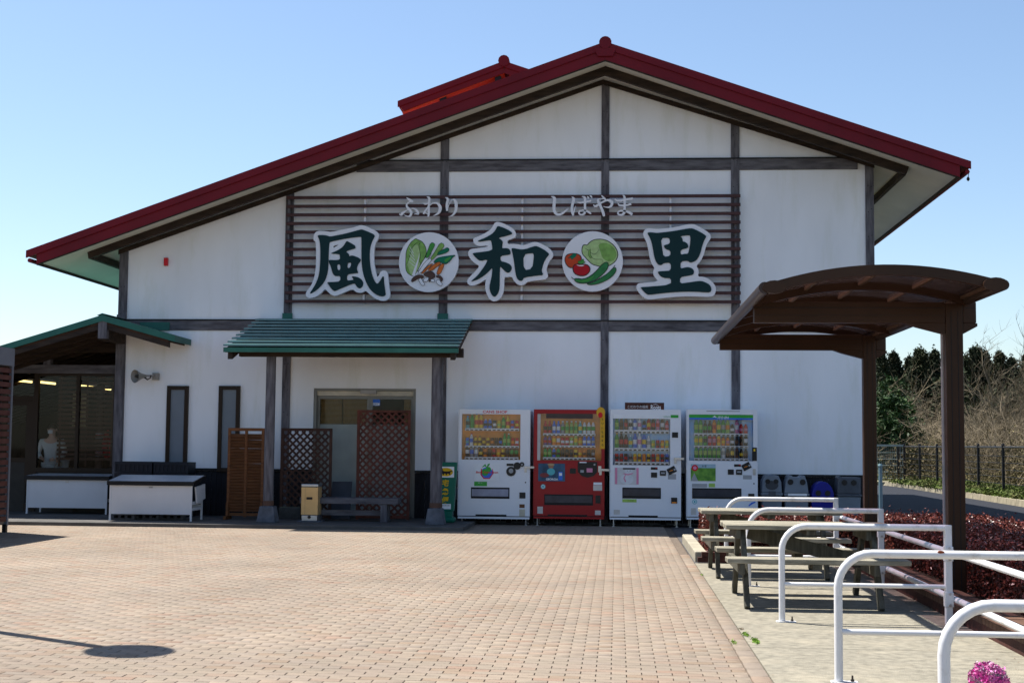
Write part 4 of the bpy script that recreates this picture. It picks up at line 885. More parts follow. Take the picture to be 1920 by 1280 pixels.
art1 = [('cabbage', LG, [(370,185),(410,205),(490,240),(540,300),(570,370),(582,450),(560,550),(500,660),(430,760),(360,900),(320,940),(240,905),(185,850),(165,760),(168,600),(175,450),(210,360),(270,260),(330,210)], 12),
 ('cabbage_heart', LG2, [(390,300),(430,330),(455,440),(450,560),(430,640),(470,690),(400,820),(340,930),(270,910),(240,820),(190,680),(240,600),(270,470),(310,340)], 0),
 ('cabbage_vein', BLACK, [(400,260,8),(340,310,10),(280,400,8),(250,520,8),(210,650,8),(190,700,6)], 0), ('cabbage_vein', BLACK, [(460,260,8),(425,330,10),(455,450,8),(465,560,8),(435,640,8),(480,690,8)], 0),
 ('cabbage_rib', PW, [(320,930,60),(350,820,50),(390,700,35),(430,560,12),(440,480,4)], 0)] + [('cabbage_rib', PW, [(380 - i * 14, 760 - i * 70, 10), (300 - i * 8, 700 - i * 80, 8), (230 + i * 4, 650 - i * 78, 4)], 0) for i in range(5)] + [
 ('leek', PW, [(380,890),(480,680),(590,520),(640,480),(690,480),(600,620),(500,740)], 10), ('leek_green', MG, [(560,560),(610,420),(670,260),(755,285),(740,350),(690,440),(640,540),(600,580)], 8),
 ('leek', PW, [(390,900),(560,640),(680,560),(790,480),(700,610),(540,790),(480,870)], 8), ('leek_green', LG, [(660,590),(770,420),(860,260),(950,310),(900,400),(850,460),(760,560),(690,620)], 8), ('leek_tip', DG, [(790,520),(830,440),(920,410),(1000,360),(1045,400),(1020,450),(930,490),(850,510)], 8),
 ('carrot_leaf', DG, [(720,670),(760,610),(820,570),(900,550),(930,545),(980,540),(1040,530),(1180,515),(1110,560),(1070,620),(1030,660),(970,700),(900,680),(860,650),(780,665)], 10), ('carrot_leaf', MG, [(930,620),(1010,570),(1090,545),(1040,610),(970,670)], 0),
 ('carrot', OR, [(600,830),(700,720),(820,650),(870,660),(860,710),(780,760),(700,830)], 8), ('carrot', OR, [(470,900),(520,820),(640,710),(720,680),(690,720),(600,800),(540,870)], 8), ('carrot', OR, [(780,910),(820,780),(880,690),(945,690),(920,780),(860,900)], 8),
 ('mushroom_cap', BR, [(290,1060),(280,1010),(340,940),(430,905),(520,920),(540,960),(500,990),(430,980),(340,1040)], 6), ('mushroom_stem', PW, [(420,1000),(480,970),(520,1060),(560,1090),(520,1135),(470,1100)], 8),
 ('mushroom_cap', BR, [(520,900),(600,840),(700,840),(760,900),(760,960),(700,990),(640,1070),(630,1010),(640,960),(560,940)], 6), ('mushroom_stem', PW, [(520,1010),(580,960),(640,970),(600,1050),(540,1050)], 8),
 ('mushroom_cap', BR, [(770,930),(850,915),(910,970),(915,1020),(880,1060),(850,980),(790,965)], 6), ('mushroom_stem', PW, [(770,1030),(840,1000),(880,1070),(910,1090),(880,1140),(800,1100)], 8), ('mushroom_stem', PW, [(660,1010),(730,990),(760,1050),(690,1060)], 8)]
round_sign('round white sign printed with cabbage, leeks, carrots and mushrooms', 803.8, 491.4, 56, 745, 430, 10.667, art1)
art2 = [('lettuce', LG2, [(450,330),(490,305),(540,320),(600,250),(700,200),(840,195),(960,230),(1080,320),(1150,430),(1160,540),(1110,640),(1020,710),(900,760),(780,740),(640,700),(560,620),(500,550),(450,500),(435,420)], 16),
 ('lettuce_side', LG, [(760,300),(900,260),(1040,320),(1120,430),(1130,540),(1060,640),(930,640),(840,560),(800,420)], 0), ('lettuce_fold', BLACK, [(500,380,6),(570,420,10),(620,440,6),(600,520,8),(680,600,8),(760,600,10),(850,600,6),(860,660,4)], 0), ('lettuce_fold', BLACK, [(620,470,6),(680,510,10),(740,470,6),(780,400,4)], 0), ('lettuce_curl', LG, [(580,410),(620,390),(600,480),(640,570),(600,580),(560,500)], 6),
 ('tomato', RD2, [(90,600),(130,510),(230,480),(360,490),(430,550),(420,650),(330,740),(220,780),(130,720)], 16), ('tomato_leaf', DG, [(150,590),(220,520),(290,470),(340,510),(300,560),(220,620),(230,560)], 5),
 ('tomato', RD, [(250,760),(310,690),(420,700),(540,700),(605,770),(590,860),(500,930),(380,930),(280,880)], 18), ('tomato_leaf', MG, [(350,640),(430,620),(470,580),(480,650),(520,650),(440,700),(370,690)], 5), ('highlight', PW, [(320,700),(380,720),(440,715),(500,720),(440,740),(370,735)], 0),
 ('cucumber', CU, [(520,1090),(640,1070),(800,980),(960,880),(1070,760),(1120,770),(1125,840),(1040,950),(900,1040),(740,1100),(600,1115)], 12),
 ('cucumber', CU, [(280,990),(340,980),(470,1000),(620,930),(740,820),(840,700),(920,650),(970,680),(960,780),(860,900),(720,1010),(580,1070),(420,1085),(310,1050)], 14), ('cucumber_light', MG, [(300,1010),(440,1030),(600,980),(700,910),(600,1030),(430,1060)], 0),
 ('stalk', BLACK, [(225,950,6),(250,980,16),(290,1000,10)], 0), ('stalk', BLACK, [(1060,770,8),(1090,740,14),(1100,715,8)], 0)]
round_sign('round white sign printed with lettuce, tomatoes and cucumbers', 1110.9, 490, 57, 1050, 430, 10.667, art2)
# ================================================================= VENDING MACHINES
YV = -.82; YVB = -.10
MW = mat('vending_white', (.76, .78, .83), .3, .03, 3, coat=.3); MR = mat('vending_red', (.33, .001, .008), .32, .05, 3, spec=.3)
ORP = mat('orange_backdrop', (.90, .33, .03), .5, .25, 4); BLP = mat('sky_blue_backdrop', (.16, .45, .85), .5, .5, 5, col2=(.6, .75, .85)); PALE = mat('pale_backdrop', (.5, .6, .66), .5, .2, 4)
KNOB = mat('coin_black', (.02, .02, .022), .3); STEEL = mat('steel', (.45, .46, .48), .3, .1, 5, metal=.8)
DKP = mat('pickup_dark', (.05, .055, .07), .15, .2, 5)
def bottle_mesh(kind, c1, c2, cap):
    m = MB(); P_ = dict(b=[(.026, 0), (.029, .01), (.029, .11), (.026, .125), (.013, .155), (.012, .165)], c=[(.024, 0), (.027, .008), (.027, .105), (.023, .115)], t=[(.031, 0), (.031, .14), (.028, .15), (.014, .185), (.013, .195)], k=[(.027, 0), (.029, .01), (.029, .09), (.021, .115), (.017, .12)])[kind]
    top = P_[-1][1]; n = 8; a0 = 0
    m.lathe((0, 0, 0), P_, n)
    if kind != 'c': m.cm = 2; m.lathe((0, 0, top), [(.015, 0), (.015, .016)], n)
    m.cm = 1; r = P_[1][0] + .0012; z0 = P_[0][1] + top * .28; m.lathe((0, 0, 0), [(r, z0), (r, z0 + top * .34)], n)
    return m.mesh('display_drink', [c1, c2, cap], smooth=False)
BM = {}
def drink(code):
    if code not in BM: BM[code] = bottle_mesh(code[0], C[code[1]], C[code[2]], C[code[3]])
    return BM[code]
def vending(label, px0, px1, pyt, pyb, zoomx, zoomy, sc, ux0, ux1, uy0, uy1, body, win, rows, back, grp='drink vending machines against the wall'):
    a = PY(px0, pyt, YV); b = PY(px1, pyb, YV); X0, X1, Z1, Z0 = a.x, b.x, a.z, b.z
    t = thing('vending_machine', label, 'vending machine', ((X0 + X1) / 2, YV, 0), grp)
    fx = lambda x: X0 + (x - ux0) / (ux1 - ux0) * (X1 - X0)
    fz = lambda y: Z1 - (y - uy0) / (uy1 - uy0) * (Z1 - Z0)
    t['_'] = 0; del t['_']
    MB().box(X0, X1, YV + .13, YVB, Z0, Z1 - .004).build('cabinet', body, t, bev=.008)
    wx0, wx1, wz1, wz0 = fx(win[0]), fx(win[2]), fz(win[1]), fz(win[3])
    D = YV + .128
    MB().box(X0, wx0, YV, D, Z0 + .05, Z1).box(wx1, X1, YV, D, Z0 + .05, Z1).box(wx0, wx1, YV, D, wz1, Z1).box(wx0, wx1, YV, D, Z0 + .05, wz0).build('door', body, t)
    MB().box(X0 + .005, X1 - .005, YV - .004, D, Z0, Z0 + .035).build('kick_panel', body, t)
    MB().box(X0 + .02, X1 - .02, YV + .02, D, Z0 + .03, Z0 + .052).box(X0 + .01, X0 + .012, YV - .001, YV + .1, Z0 + .04, Z1).build('door_gap', BLACK, t)
    for x in (X0 + .07, X1 - .07):
        for y in (YV + .08, YVB - .08): MB().lathe((x, y, 0), [(.03, 0), (.03, .012), (.012, .014), (.012, Z0)], 8).build('foot', STEEL, t)
    MB().box(wx0, wx1, YV + .118, YV + .127, wz0, wz1).build('backdrop', back, t)
    # shelves: (bottom y of strip, top y, list of codes, x0, x1)
    for (sy0, sy1, codes, xa, xb) in rows:
        za, zb = fz(sy1), fz(sy0)
        s = MB().box(fx(xa), fx(xb), YV + .015, YV + .118, za, zb - .006).build('shelf', C['w'], t)
        n = len(codes); W = fx(xb) - fx(xa); m = MB(); m2 = MB()
        for i in range(n):
            cx = fx(xa) + W * (i + .5) / n
            m.box(cx - W / n * .3, cx + W / n * .3, YV + .008, YV + .0145, za + .004, za + (zb - za) * .45); m2.box(cx - W / n * .42, cx + W / n * .42, YV + .010, YV + .0145, za + (zb - za) * .52, zb - .01)
            o = bpy.data.objects.new('display_drink', drink(codes[i])); COL.objects.link(o); o.parent = t; o.location = Vector((cx, YV + .07, zb - .005)) - t.location
            sc_ = min(1.15, W / n / .068); o.scale = (sc_, sc_, 1.18); o.rotation_euler.z = i
        m.build('button', KNOB, s, kind='stuff'); m2.build('price_card', C['w'] if codes[0] != 'x' else C['r'], s, kind='stuff')
    MB().box(wx0, wx1, YV + .002, YV + .005, wz0, wz1).build('display_window', GLASSV, t)
    def F_(name, m, x0, y0, x1, y1, d=.004, parent=None, b=None): return MB().box(fx(x0), fx(x1), YV - d, YV + .001, fz(y1), fz(y0)).build(name, m, parent or t, bev=b or 0)
    return t, fx, fz, F_
def circ(t, name, m, x, z, r, d=.012, ry=None): return MB().cylY((x, z), r, YV - d, YV + .0005, 18, ry).build(name, m, t)
def lever(t, fx, fz, x, y):
    MB().bar((fx(x), YV - .03, fz(y)), (fx(x) + .16, YV - .04, fz(y) - .005), .02, .035).bar((fx(x), YV, fz(y)), (fx(x), YV - .04, fz(y)), .03, .03).box(fx(x) - .012, fx(x) + .03, YV - .012, YV, fz(y) - .09, fz(y) + .0).build('lock_hasp', STEEL, t)
CO = lambda s: s.split()
# 1 white machine
t, fx, fz, B_ = vending('white drink vending machine headed CANS SHOP with apple picture, leftmost of four', 860, 993, 767, 973, 840, 740, 4.74, 92, 722, 127, 1105, MW, (122, 168, 636, 578),
    [(292, 318, CO('btkb tggw tyrb tyrb kbkw kbkw ckww cyly bgly byry cbrw cryb'), 150, 622), (448, 470, CO('cbtw bwbr kynn kynn cnyn kyno cnok cnko ckbk bglg bglw crow crwo'), 150, 622), (550, 576, CO('bkwk bsbs bsws kkyk konk cnkn crnr coyo cyny bnkn bngn bngn'), 150, 618)], ORP)
text('CANS SHOP', fx(412), fz(148), YV - .002, .045, C['r'], t, width=fx(520) - fx(305), bold=.02)
p = B_('picture_panel', C['w'], 238, 608, 458, 765, .006)
def disc_at(x, y, r, m, d, n='print', ry=None): return MB().cylY((fx(x), fz(y)), r, YV - d, YV - d + .0006, 20, ry).build(n, m, t)
disc_at(345, 695, .105, C['b'], .0072, ry=.095); disc_at(330, 690, .06, C['g'], .008); disc_at(360, 665, .045, C['g'], .0082)
mm = MB(); ribbon(mm, [(fx(300), fz(660), .02), (fx(295), fz(710), .022), (fx(320), fz(745), .02), (fx(370), fz(745), .018), (fx(400), fz(700), .014), (fx(395), fz(660), .012)], YV - .0088); mm.build('apple_outline', C['r'], t)
mm = MB(); ribbon(mm, [(fx(305), fz(645), .01), (fx(330), fz(625), .04), (fx(345), fz(650), .01)], YV - .0088); ribbon(mm, [(fx(345), fz(650), .01), (fx(360), fz(622), .035), (fx(372), fz(612), .008)], YV - .0092); mm.build('apple_leaf', C['g'], t)
text('Best Selection', fx(348), fz(690), YV - .0098, .035, C['r'], t, width=fx(445) - fx(252), bold=.02)
B_('green_notice', C['g'], 236, 774, 348, 814); text('電子マネー', fx(292), fz(785), YV - .005, .016, C['w'], t)
fr_ = B_('pickup_frame', BLACK, 208, 825, 545, 925, .004); B_('pickup_flap', mat('pickup_flap', (.30, .32, .42), .15, .2, 4), 216, 840, 535, 905, .012, b=.003)
circ(t, 'coin_plate', KNOB, fx(557), fz(680), .083); circ(t, 'coin_plate', KNOB, fx(610), fz(630), .063, .014); circ(t, 'coin_knob', KNOB, fx(652), fz(616), .04, .018); circ(t, 'knob_button', C['s'], fx(652), fz(618), .016, .024); circ(t, 'coin_slot_plate', C['s'], fx(557), fz(676), .04, .016)
B_('money_display', KNOB, 518, 610, 578, 632, .006); lever(t, fx, fz, 680, 640); circ(t, 'key_hole', KNOB, fx(684), fz(777), .012, .004)
B_('change_tray', KNOB, 632, 866, 684, 920, .012, b=.015); B_('sticker', C['n'], 632, 972, 678, 1004); B_('sticker', mat('cream_label', (.6, .54, .42), .6), 632, 1016, 682, 1078)
B_('base_arch', BLACK, 250, 1066, 520, 1084, .003)
# 2 red
t, fx, fz, B_ = vending('red drink vending machine with yellow hot drink pennant, second from left', 1001, 1133, 767, 973, 840, 740, 4.74, 762, 1390, 127, 1112, MR, (795, 165, 1362, 588),
    [(340, 364, CO('brkr brkr bbwb bbwb bsgw blgw blgw blgw btyw bwgo bwgo bwgo'), 845, 1308), (448, 470, CO('kvrk kvrk boyw bowy crwr crwr clwy blyw koyk kbwb kbwb kbsb'), 845, 1308), (556, 582, CO('kglk kglk kbkw kgkn knkn ckny cnkn cyko coyo cony cnkn cnsk'), 845, 1308)], ORP)
B_('inner_frame', mat('cream_frame', (.55, .52, .5), .5), 795, 170, 822, 588, -.0005); B_('header_panel', mat('dark_header', (.07, .05, .045), .3), 872, 165, 1285, 208, .004)
p = B_('picture_panel', mat('poster_blue', (.04, .12, .22), .3, .4, 6), 805, 616, 1042, 776, .006)
circ(t, 'print', mat('poster_skin', (.35, .18, .11), .6), fx(918), fz(640), .045, .0072); MB().cylY((fx(918), fz(626)), .062, YV - .0082, YV - .0074, 16, .02).build('print', mat('poster_straw', (.45, .33, .18), .6), t); MB().cylY((fx(918), fz(690)), .07, YV - .0080, YV - .0070, 16, .06).build('print', C['t'], t)
MB().cylY((fx(860), fz(722)), .08, YV - .0082, YV - .0075, 16, .04).build('print', mat('poster_rose', (.25, .06, .06), .6), t)
B_('print', C['b'], 985, 690, 1020, 765, .008); B_('print', C['w'], 990, 700, 1015, 725, .009)
text('GEORGIA', fx(928), fz(758), YV - .0098, .036, C['w'], t, width=.21, bold=.03)
circ(t, 'round_badge', C['t'], fx(849), fz(825), .042, .004); circ(t, 'badge_ring', C['w'], fx(849), fz(825), .03, .005); circ(t, 'badge_centre', C['t'], fx(849), fz(825), .02, .006)
m = MB(); m.prism([(fx(x), fz(y)) for x, y in [(1155, 598), (1325, 598), (1325, 690), (1295, 725), (1240, 740), (1190, 725), (1155, 690)]][::-1], YV - .014, YV); m.build('coin_panel', KNOB, t)
B_('coin_label', C['w'], 1170, 598, 1232, 608, .018); B_('pink_label', C['p'], 1233, 655, 1285, 692, .018); B_('bill_slot', C['s'], 1178, 672, 1208, 695, .018); circ(t, 'knob_button', C['s'], fx(1302), fz(622), .016, .024)
B_('card_reader', KNOB, 1085, 658, 1138, 705, .01); lever(t, fx, fz, 1350, 668); B_('lock_plate', STEEL, 1335, 635, 1362, 690, .01)
B_('sticker', C['w'], 1294, 782, 1368, 805); B_('sticker', mat('cream_label'if 0 else 'pale_label', (.65, .6, .55), .6), 1292, 808, 1370, 856); B_('pickup_frame', BLACK, 860, 893, 1290, 990, .004); B_('pickup_flap', DKP, 868, 905, 1282, 968, .012)
B_('change_tray', KNOB, 1312, 898, 1356, 970, .012); B_('sticker', MATS['pale_label'], 800, 1005, 848, 1068); B_('sticker', MATS['pale_label'], 1308, 1034, 1358, 1074); B_('base_arch', BLACK, 890, 1074, 1240, 1090, .003)
pn = MB(); pn.box(fx(1350), fx(1392), YV - .016, YV - .012, fz(480), fz(150)).build('hot_pennant', mat('pennant_yellow', (.75, .42, .03), .5), t); MB().cylY((fx(1355), fz(150)), .075, YV - .022, YV - .017, 16, .09).build('pennant_top', MATS['pennant_yellow'], t); MB().cylY((fx(1352), fz(175)), .04, YV - .026, YV - .0225, 12, .05).build('pennant_mark', C['r'], t)
for i, ch in enumerate('ホットも温まる'): text(ch, fx(1371), fz(215 + i * 38), YV - .018, .04, C['k'], t)
# 3 white, middle right
t, fx, fz, B_ = vending('white drink vending machine with brown coffee board on top and snowman poster', 1143.5, 1277, 767, 975, 1130, 740, 4.74, 62, 696, 127, 1118, MW, (90, 172, 600, 630),
    [(308, 342, CO('bglg bnkr bnrn bwkw bbwb bwpw kkbk bryr bkrn bprp bnwn krpr'), 105, 592), (470, 500, CO('tgly tkrn tkrw btyw tbwb twpw tbyt bwsw clyr crnr coyr cyly'), 105, 592), (594, 626, CO('crkr crnk ckrk cskb cyoy cyny cooy cykw crnr coyn crkr cbkn'), 105, 592)], BLP)
B_('header_panel', C['w'], 92, 172, 600, 210, .003); text('WONDA', fx(570), fz(190), YV - .005, .02, C['g'], t); B_('green_notice', C['g'], 604, 174, 672, 200)
B_('card_reader', KNOB, 616, 330, 669, 378, .008); lever(t, fx, fz, 640, 565)
tb = MB().box(fx(196), fx(546), YV + .02, YV + .05, fz(168), fz(64)).build('topper_board', mat('coffee_board', (.10, .03, .022), .4, .5, 9, col2=(.03, .012, .01)), t)
text('こだわりの焙煎', fx(312), fz(102), YV + .018, .05, C['w'], t, width=fx(402) - fx(220)); text('香るアロマ', fx(290), fz(140), YV + .018, .045, C['w'], t, width=fx(355) - fx(222)); text('Roots', fx(472), fz(106), YV + .018, .085, C['w'], t, width=fx(518) - fx(428), bold=.02); mm = MB(); ribbon(mm, [(fx(445), fz(85), .004), (fx(470), fz(78), .008), (fx(495), fz(88), .004)], YV + .0175); mm.build('cup_mark', C['w'], t)
B_('poster', mat('poster_snow', (.6, .6, .62), .5, .1, 8), 106, 652, 322, 802, .005); B_('poster_stripe', C['p'], 110, 654, 130, 800, .006); B_('poster_stripe', C['p'], 300, 654, 320, 800, .006)
disc_at(215, 755, .115, mat('snow_print', (.7, .72, .76), .6), .0065, ry=.09); disc_at(232, 685, .07, MATS['snow_print'], .0072, ry=.06); B_('print', KNOB, 180, 654, 290, 668, .008)
mm = MB(); ribbon(mm, [(fx(185), fz(705), .015), (fx(225), fz(715), .022), (fx(270), fz(702), .015)], YV - .0088); ribbon(mm, [(fx(205), fz(715), .015), (fx(190), fz(745), .02), (fx(205), fz(780), .022)], YV - .0086); mm.build('scarf_print', C['p'], t)
for dx in (-12, 12): disc_at(232 + dx, 680, .006, KNOB, .0079)
B_('money_display', KNOB, 428, 645, 488, 668, .006); B_('red_digit', C['r'], 470, 648, 486, 656, .007); B_('card_reader', KNOB, 430, 692, 484, 738, .008); B_('bill_slot', KNOB, 508, 675, 562, 720, .012); B_('slot_lip', C['s'], 518, 690, 552, 704, .016)
def coin(x, y): 
    MB().bar((fx(x - 38), YV - .008, fz(y + 22)), (fx(x + 30), YV - .008, fz(y - 14)), .02, .11, up=(0, 0, 1)).build('coin_plate', KNOB, t, bev=.008); circ(t, 'coin_knob', C['s'], fx(x + 22), fz(y - 4), .018, .026); mm = MB(); ribbon(mm, [(fx(x - 25), fz(y + 12), .008), (fx(x + 5), fz(y + 2), .012)], YV - .0195); mm.build('arrow_mark', C['o'], t)
coin(617, 668); B_('sticker', C['s'], 580, 705, 652, 752, .003); B_('pickup_frame', BLACK, 176, 830, 518, 928, .004); B_('pickup_flap', DKP, 184, 842, 510, 905, .012); B_('yellow_notice', C['l'], 176, 934, 302, 962); text('静かに扉を開閉', fx(250), fz(948), YV - .005, .014, C['k'], t)
B_('change_tray', KNOB, 608, 915, 662, 968, .012, b=.012); B_('tray_mark', C['o'], 615, 955, 655, 966, .014); B_('sticker', MATS['pale_label'], 100, 1030, 154, 1072); B_('base_arch', BLACK, 230, 1078, 490, 1096, .003)
# 4 white, right
t, fx, fz, B_ = vending('white tea vending machine with green header band, rightmost behind the white rails', 1287, 1421, 767, 975, 1130, 740, 4.74, 745, 1381, 127, 1118, MW, (768, 172, 1342, 590),
    [(338, 366, CO('tgly tgly bkgk bkgk toro tgyg tgsg tloy kkwk tpwp krpr krpr'), 815, 1300), (450, 472, CO('blyg blyg bgdg'.replace('d', 'k')) + CO('brpr brpr byoy koyk kopk kkwk kknk bnky bkwn'), 815, 1300), (562, 586, CO('bglo bglo bglo bglo bglo bglo bwsw kknk bkyk bnkn kkyk kknk'), 815, 1300)], BLP)
B_('header_band', C['g'], 770, 174, 1342, 202, .003); B_('header_band_blue', C['b'], 770, 203, 1342, 218, .003); text('ITO EN', fx(1075), fz(200), YV - .005, .045, C['w'], t, width=fx(1125) - fx(1025), bold=.02, shear=.2); mm = MB(); ribbon(mm, [(fx(980), fz(196), .006), (fx(998), fz(190), .028), (fx(1016), fz(200), .006)], YV - .0052); mm.build('leaf_mark', C['w'], t)
B_('top_seal', C['s'], 925, 138, 1225, 146, .002); B_('slide_panel', KNOB, 1332, 466, 1374, 586, .008); B_('slide_mark', C['y'], 1345, 480, 1360, 500, .009)
B_('poster', mat('tea_field', (.16, .34, .05), .5, .5, 9, col2=(.05, .16, .03)), 784, 620, 1006, 772, .005); B_('poster_sky', mat('poster_sky', (.35, .5, .6), .5), 784, 620, 1006, 655, .006); disc_at(820, 655, .055, C['r'], .0075); disc_at(820, 655, .03, C['p'], .0082); text('お茶', fx(905), fz(638), YV - .0075, .04, C['k'], t)
mm = MB(); mm.prism([(fx(784), fz(772)), (fx(850), fz(772)), (fx(815), fz(700))], YV - .0075, YV - .0065); mm.build('print', C['s'], t)
B_('sticker', C['s'], 795, 796, 930, 828); B_('green_notice', C['l'], 945, 792, 1000, 826); B_('money_display', KNOB, 1172, 618, 1232, 640, .006); B_('red_digit', C['r'], 1214, 621, 1230, 629, .007); coin(1285, 632)
B_('card_reader', KNOB, 1115, 665, 1168, 712, .008); B_('bill_slot', KNOB, 1188, 665, 1242, 712, .012); B_('slot_lip', C['s'], 1198, 680, 1232, 694, .016); B_('lock_plate', STEEL, 1338, 658, 1362, 712, .012); circ(t, 'key_hole', KNOB, fx(1347), fz(790), .012, .004); B_('sticker', C['s'], 1250, 715, 1328, 752, .002)
B_('pickup_frame', BLACK, 796, 835, 1236, 930, .004); B_('pickup_flap', DKP, 804, 847, 1228, 912, .012); B_('change_tray', KNOB, 1296, 880, 1350, 932, .012); B_('tray_mark', C['o'], 1302, 918, 1345, 930, .014)
circ(t, 'round_badge', C['t'], fx(818), fz(958), .042, .004); circ(t, 'badge_ring', C['w'], fx(818), fz(958), .031, .005); circ(t, 'badge_centre', C['t'], fx(818), fz(958), .018, .006); B_('sticker', MATS['pale_label'], 786, 1015, 832, 1075)
mm = MB(); ribbon(mm, [(fx(1300), fz(990), .02), (fx(1330), fz(965), .03), (fx(1360), fz(955), .02)], YV - .004); ribbon(mm, [(fx(1250), fz(1090), .02), (fx(1300), fz(1085), .05), (fx(1350), fz(1060), .03)], YV - .0044); mm.build('swoosh', C['b'], t)

# ================================================================= BINS
GB = mat('grey_bin', (.20, .23, .27), .5, .12, 3); GB2 = mat('smoky_bin', (.09, .10, .12), .4, .2, 4); BB = mat('blue_bin', (.012, .016, .25), .4, .1, 4)
def bin_(label, px0, px1, pyt, style, m, body):
    Yb = -.62; a = PY(px0, pyt, Yb); b = PY(px1, 960, Yb); w_ = b.x - a.x; cx = (a.x + b.x) / 2; zl = a.z; zs = zl - (.36 if style != 'dome' else .33)
    t = thing('recycling_bin', label, 'bin', (cx, Yb + .2, 0), 'bottle and can bins beside the vending machines')
    MB().add([(cx - w_ * .42, Yb + .02, 0), (cx + w_ * .42, Yb + .02, 0), (cx + w_ * .42, Yb + .38, 0), (cx - w_ * .42, Yb + .38, 0), (cx - w_ * .47, Yb, zs), (cx + w_ * .47, Yb, zs), (cx + w_ * .47, Yb + .42, zs), (cx - w_ * .47, Yb + .42, zs)],
             [(0, 3, 2, 1), (4, 5, 6, 7), (0, 1, 5, 4), (1, 2, 6, 5), (2, 3, 7, 6), (3, 0, 4, 7)]).build('bin_body', body, t, bev=.02)
    MB().box(cx - w_ * .5, cx + w_ * .5, Yb - .02, Yb + .44, zs + .002, zs + .045).build('rim', m, t, bev=.012)
    H = zl - zs - .046; z0 = zs + .046
    if style == 'dome': pts = [(cx + math.cos(a_) * w_ * .46, z0 + math.sin(a_) * H) for a_ in np.linspace(0, math.pi, 15)]
    elif style == 'horn': pts = [(cx + w_ * .48, z0), (cx + w_ * .42, z0 + H * .6), (cx + w_ * .33, z0 + H * .97), (cx + w_ * .22, z0 + H), (cx + w_ * .12, z0 + H * .88), (cx - w_ * .12, z0 + H * .88), (cx - w_ * .22, z0 + H), (cx - w_ * .33, z0 + H * .97), (cx - w_ * .42, z0 + H * .6), (cx - w_ * .48, z0)]
    elif style == 'box': pts = [(cx + w_ * .48, z0), (cx + w_ * .48, z0 + H * .9), (cx - w_ * .30, z0 + H * .9), (cx - w_ * .36, z0 + H), (cx - w_ * .44, z0 + H * .9), (cx - w_ * .48, z0)]
    else: pts = [(cx + w_ * .47, z0), (cx + w_ * .44, z0 + H * .6), (cx + w_ * .3, z0 + H * .95), (cx, z0 + H), (cx - w_ * .3, z0 + H * .95), (cx - w_ * .44, z0 + H * .6), (cx - w_ * .47, z0)]
    MB().prism(pts[::-1], Yb + .02, Yb + .4).build('lid', m, t, bev=.018)
    hz = z0 + H * (.62 if style != 'dome' else .3)
    for s in (-1, 1): MB().cylY((cx + s * w_ * .21 * (1.15 if style == 'horn' else .9), hz), w_ * .115, Yb + .008, Yb + .019, 18).build('opening', KNOB, t)
    return t, cx, Yb, z0, w_
t, cx, Yb, z0, w_ = bin_('light grey bin with arched hood and red label, first beside the tea machine', 1427, 1468, 889, 'arch', GB, GB)
MB().prism([(cx + math.cos(a_) * w_ * .3, z0 + .13 + math.sin(a_) * .08) for a_ in np.linspace(0, 2 * math.pi, 16, endpoint=False)][::-1], Yb + .012, Yb + .0195).build('hood_recess', mat('hood_dark', (.06, .065, .075), .5), t)
MB().box(cx - .06, cx + .06, Yb - .03, Yb - .02, z0 - .1, z0 + .03).build('latch', GB2, t); MB().box(cx - .1, cx + .1, Yb - .004, Yb + .002, z0 - .32, z0 - .24).build('red_label', C['p'], t); text('PETボトル', cx, z0 - .28, Yb - .0045, .035, C['w'], t)
t, cx, Yb, z0, w_ = bin_('light grey bin with two raised round openings like ears, second in the row', 1470, 1518, 890, 'horn', GB, GB)
MB().box(cx - .15, cx + .17, Yb - .024, Yb - .0205, z0 - .04, z0 - .0).build('white_label', C['w'], t)
bin_('bright blue domed bin with two holes between the grey bins', 1520, 1567, 902, 'dome', BB, BB)
bin_('smoky grey square bin with wrapped bag, last beside the rear shelter post', 1569, 1616, 891, 'box', GB2, GB)

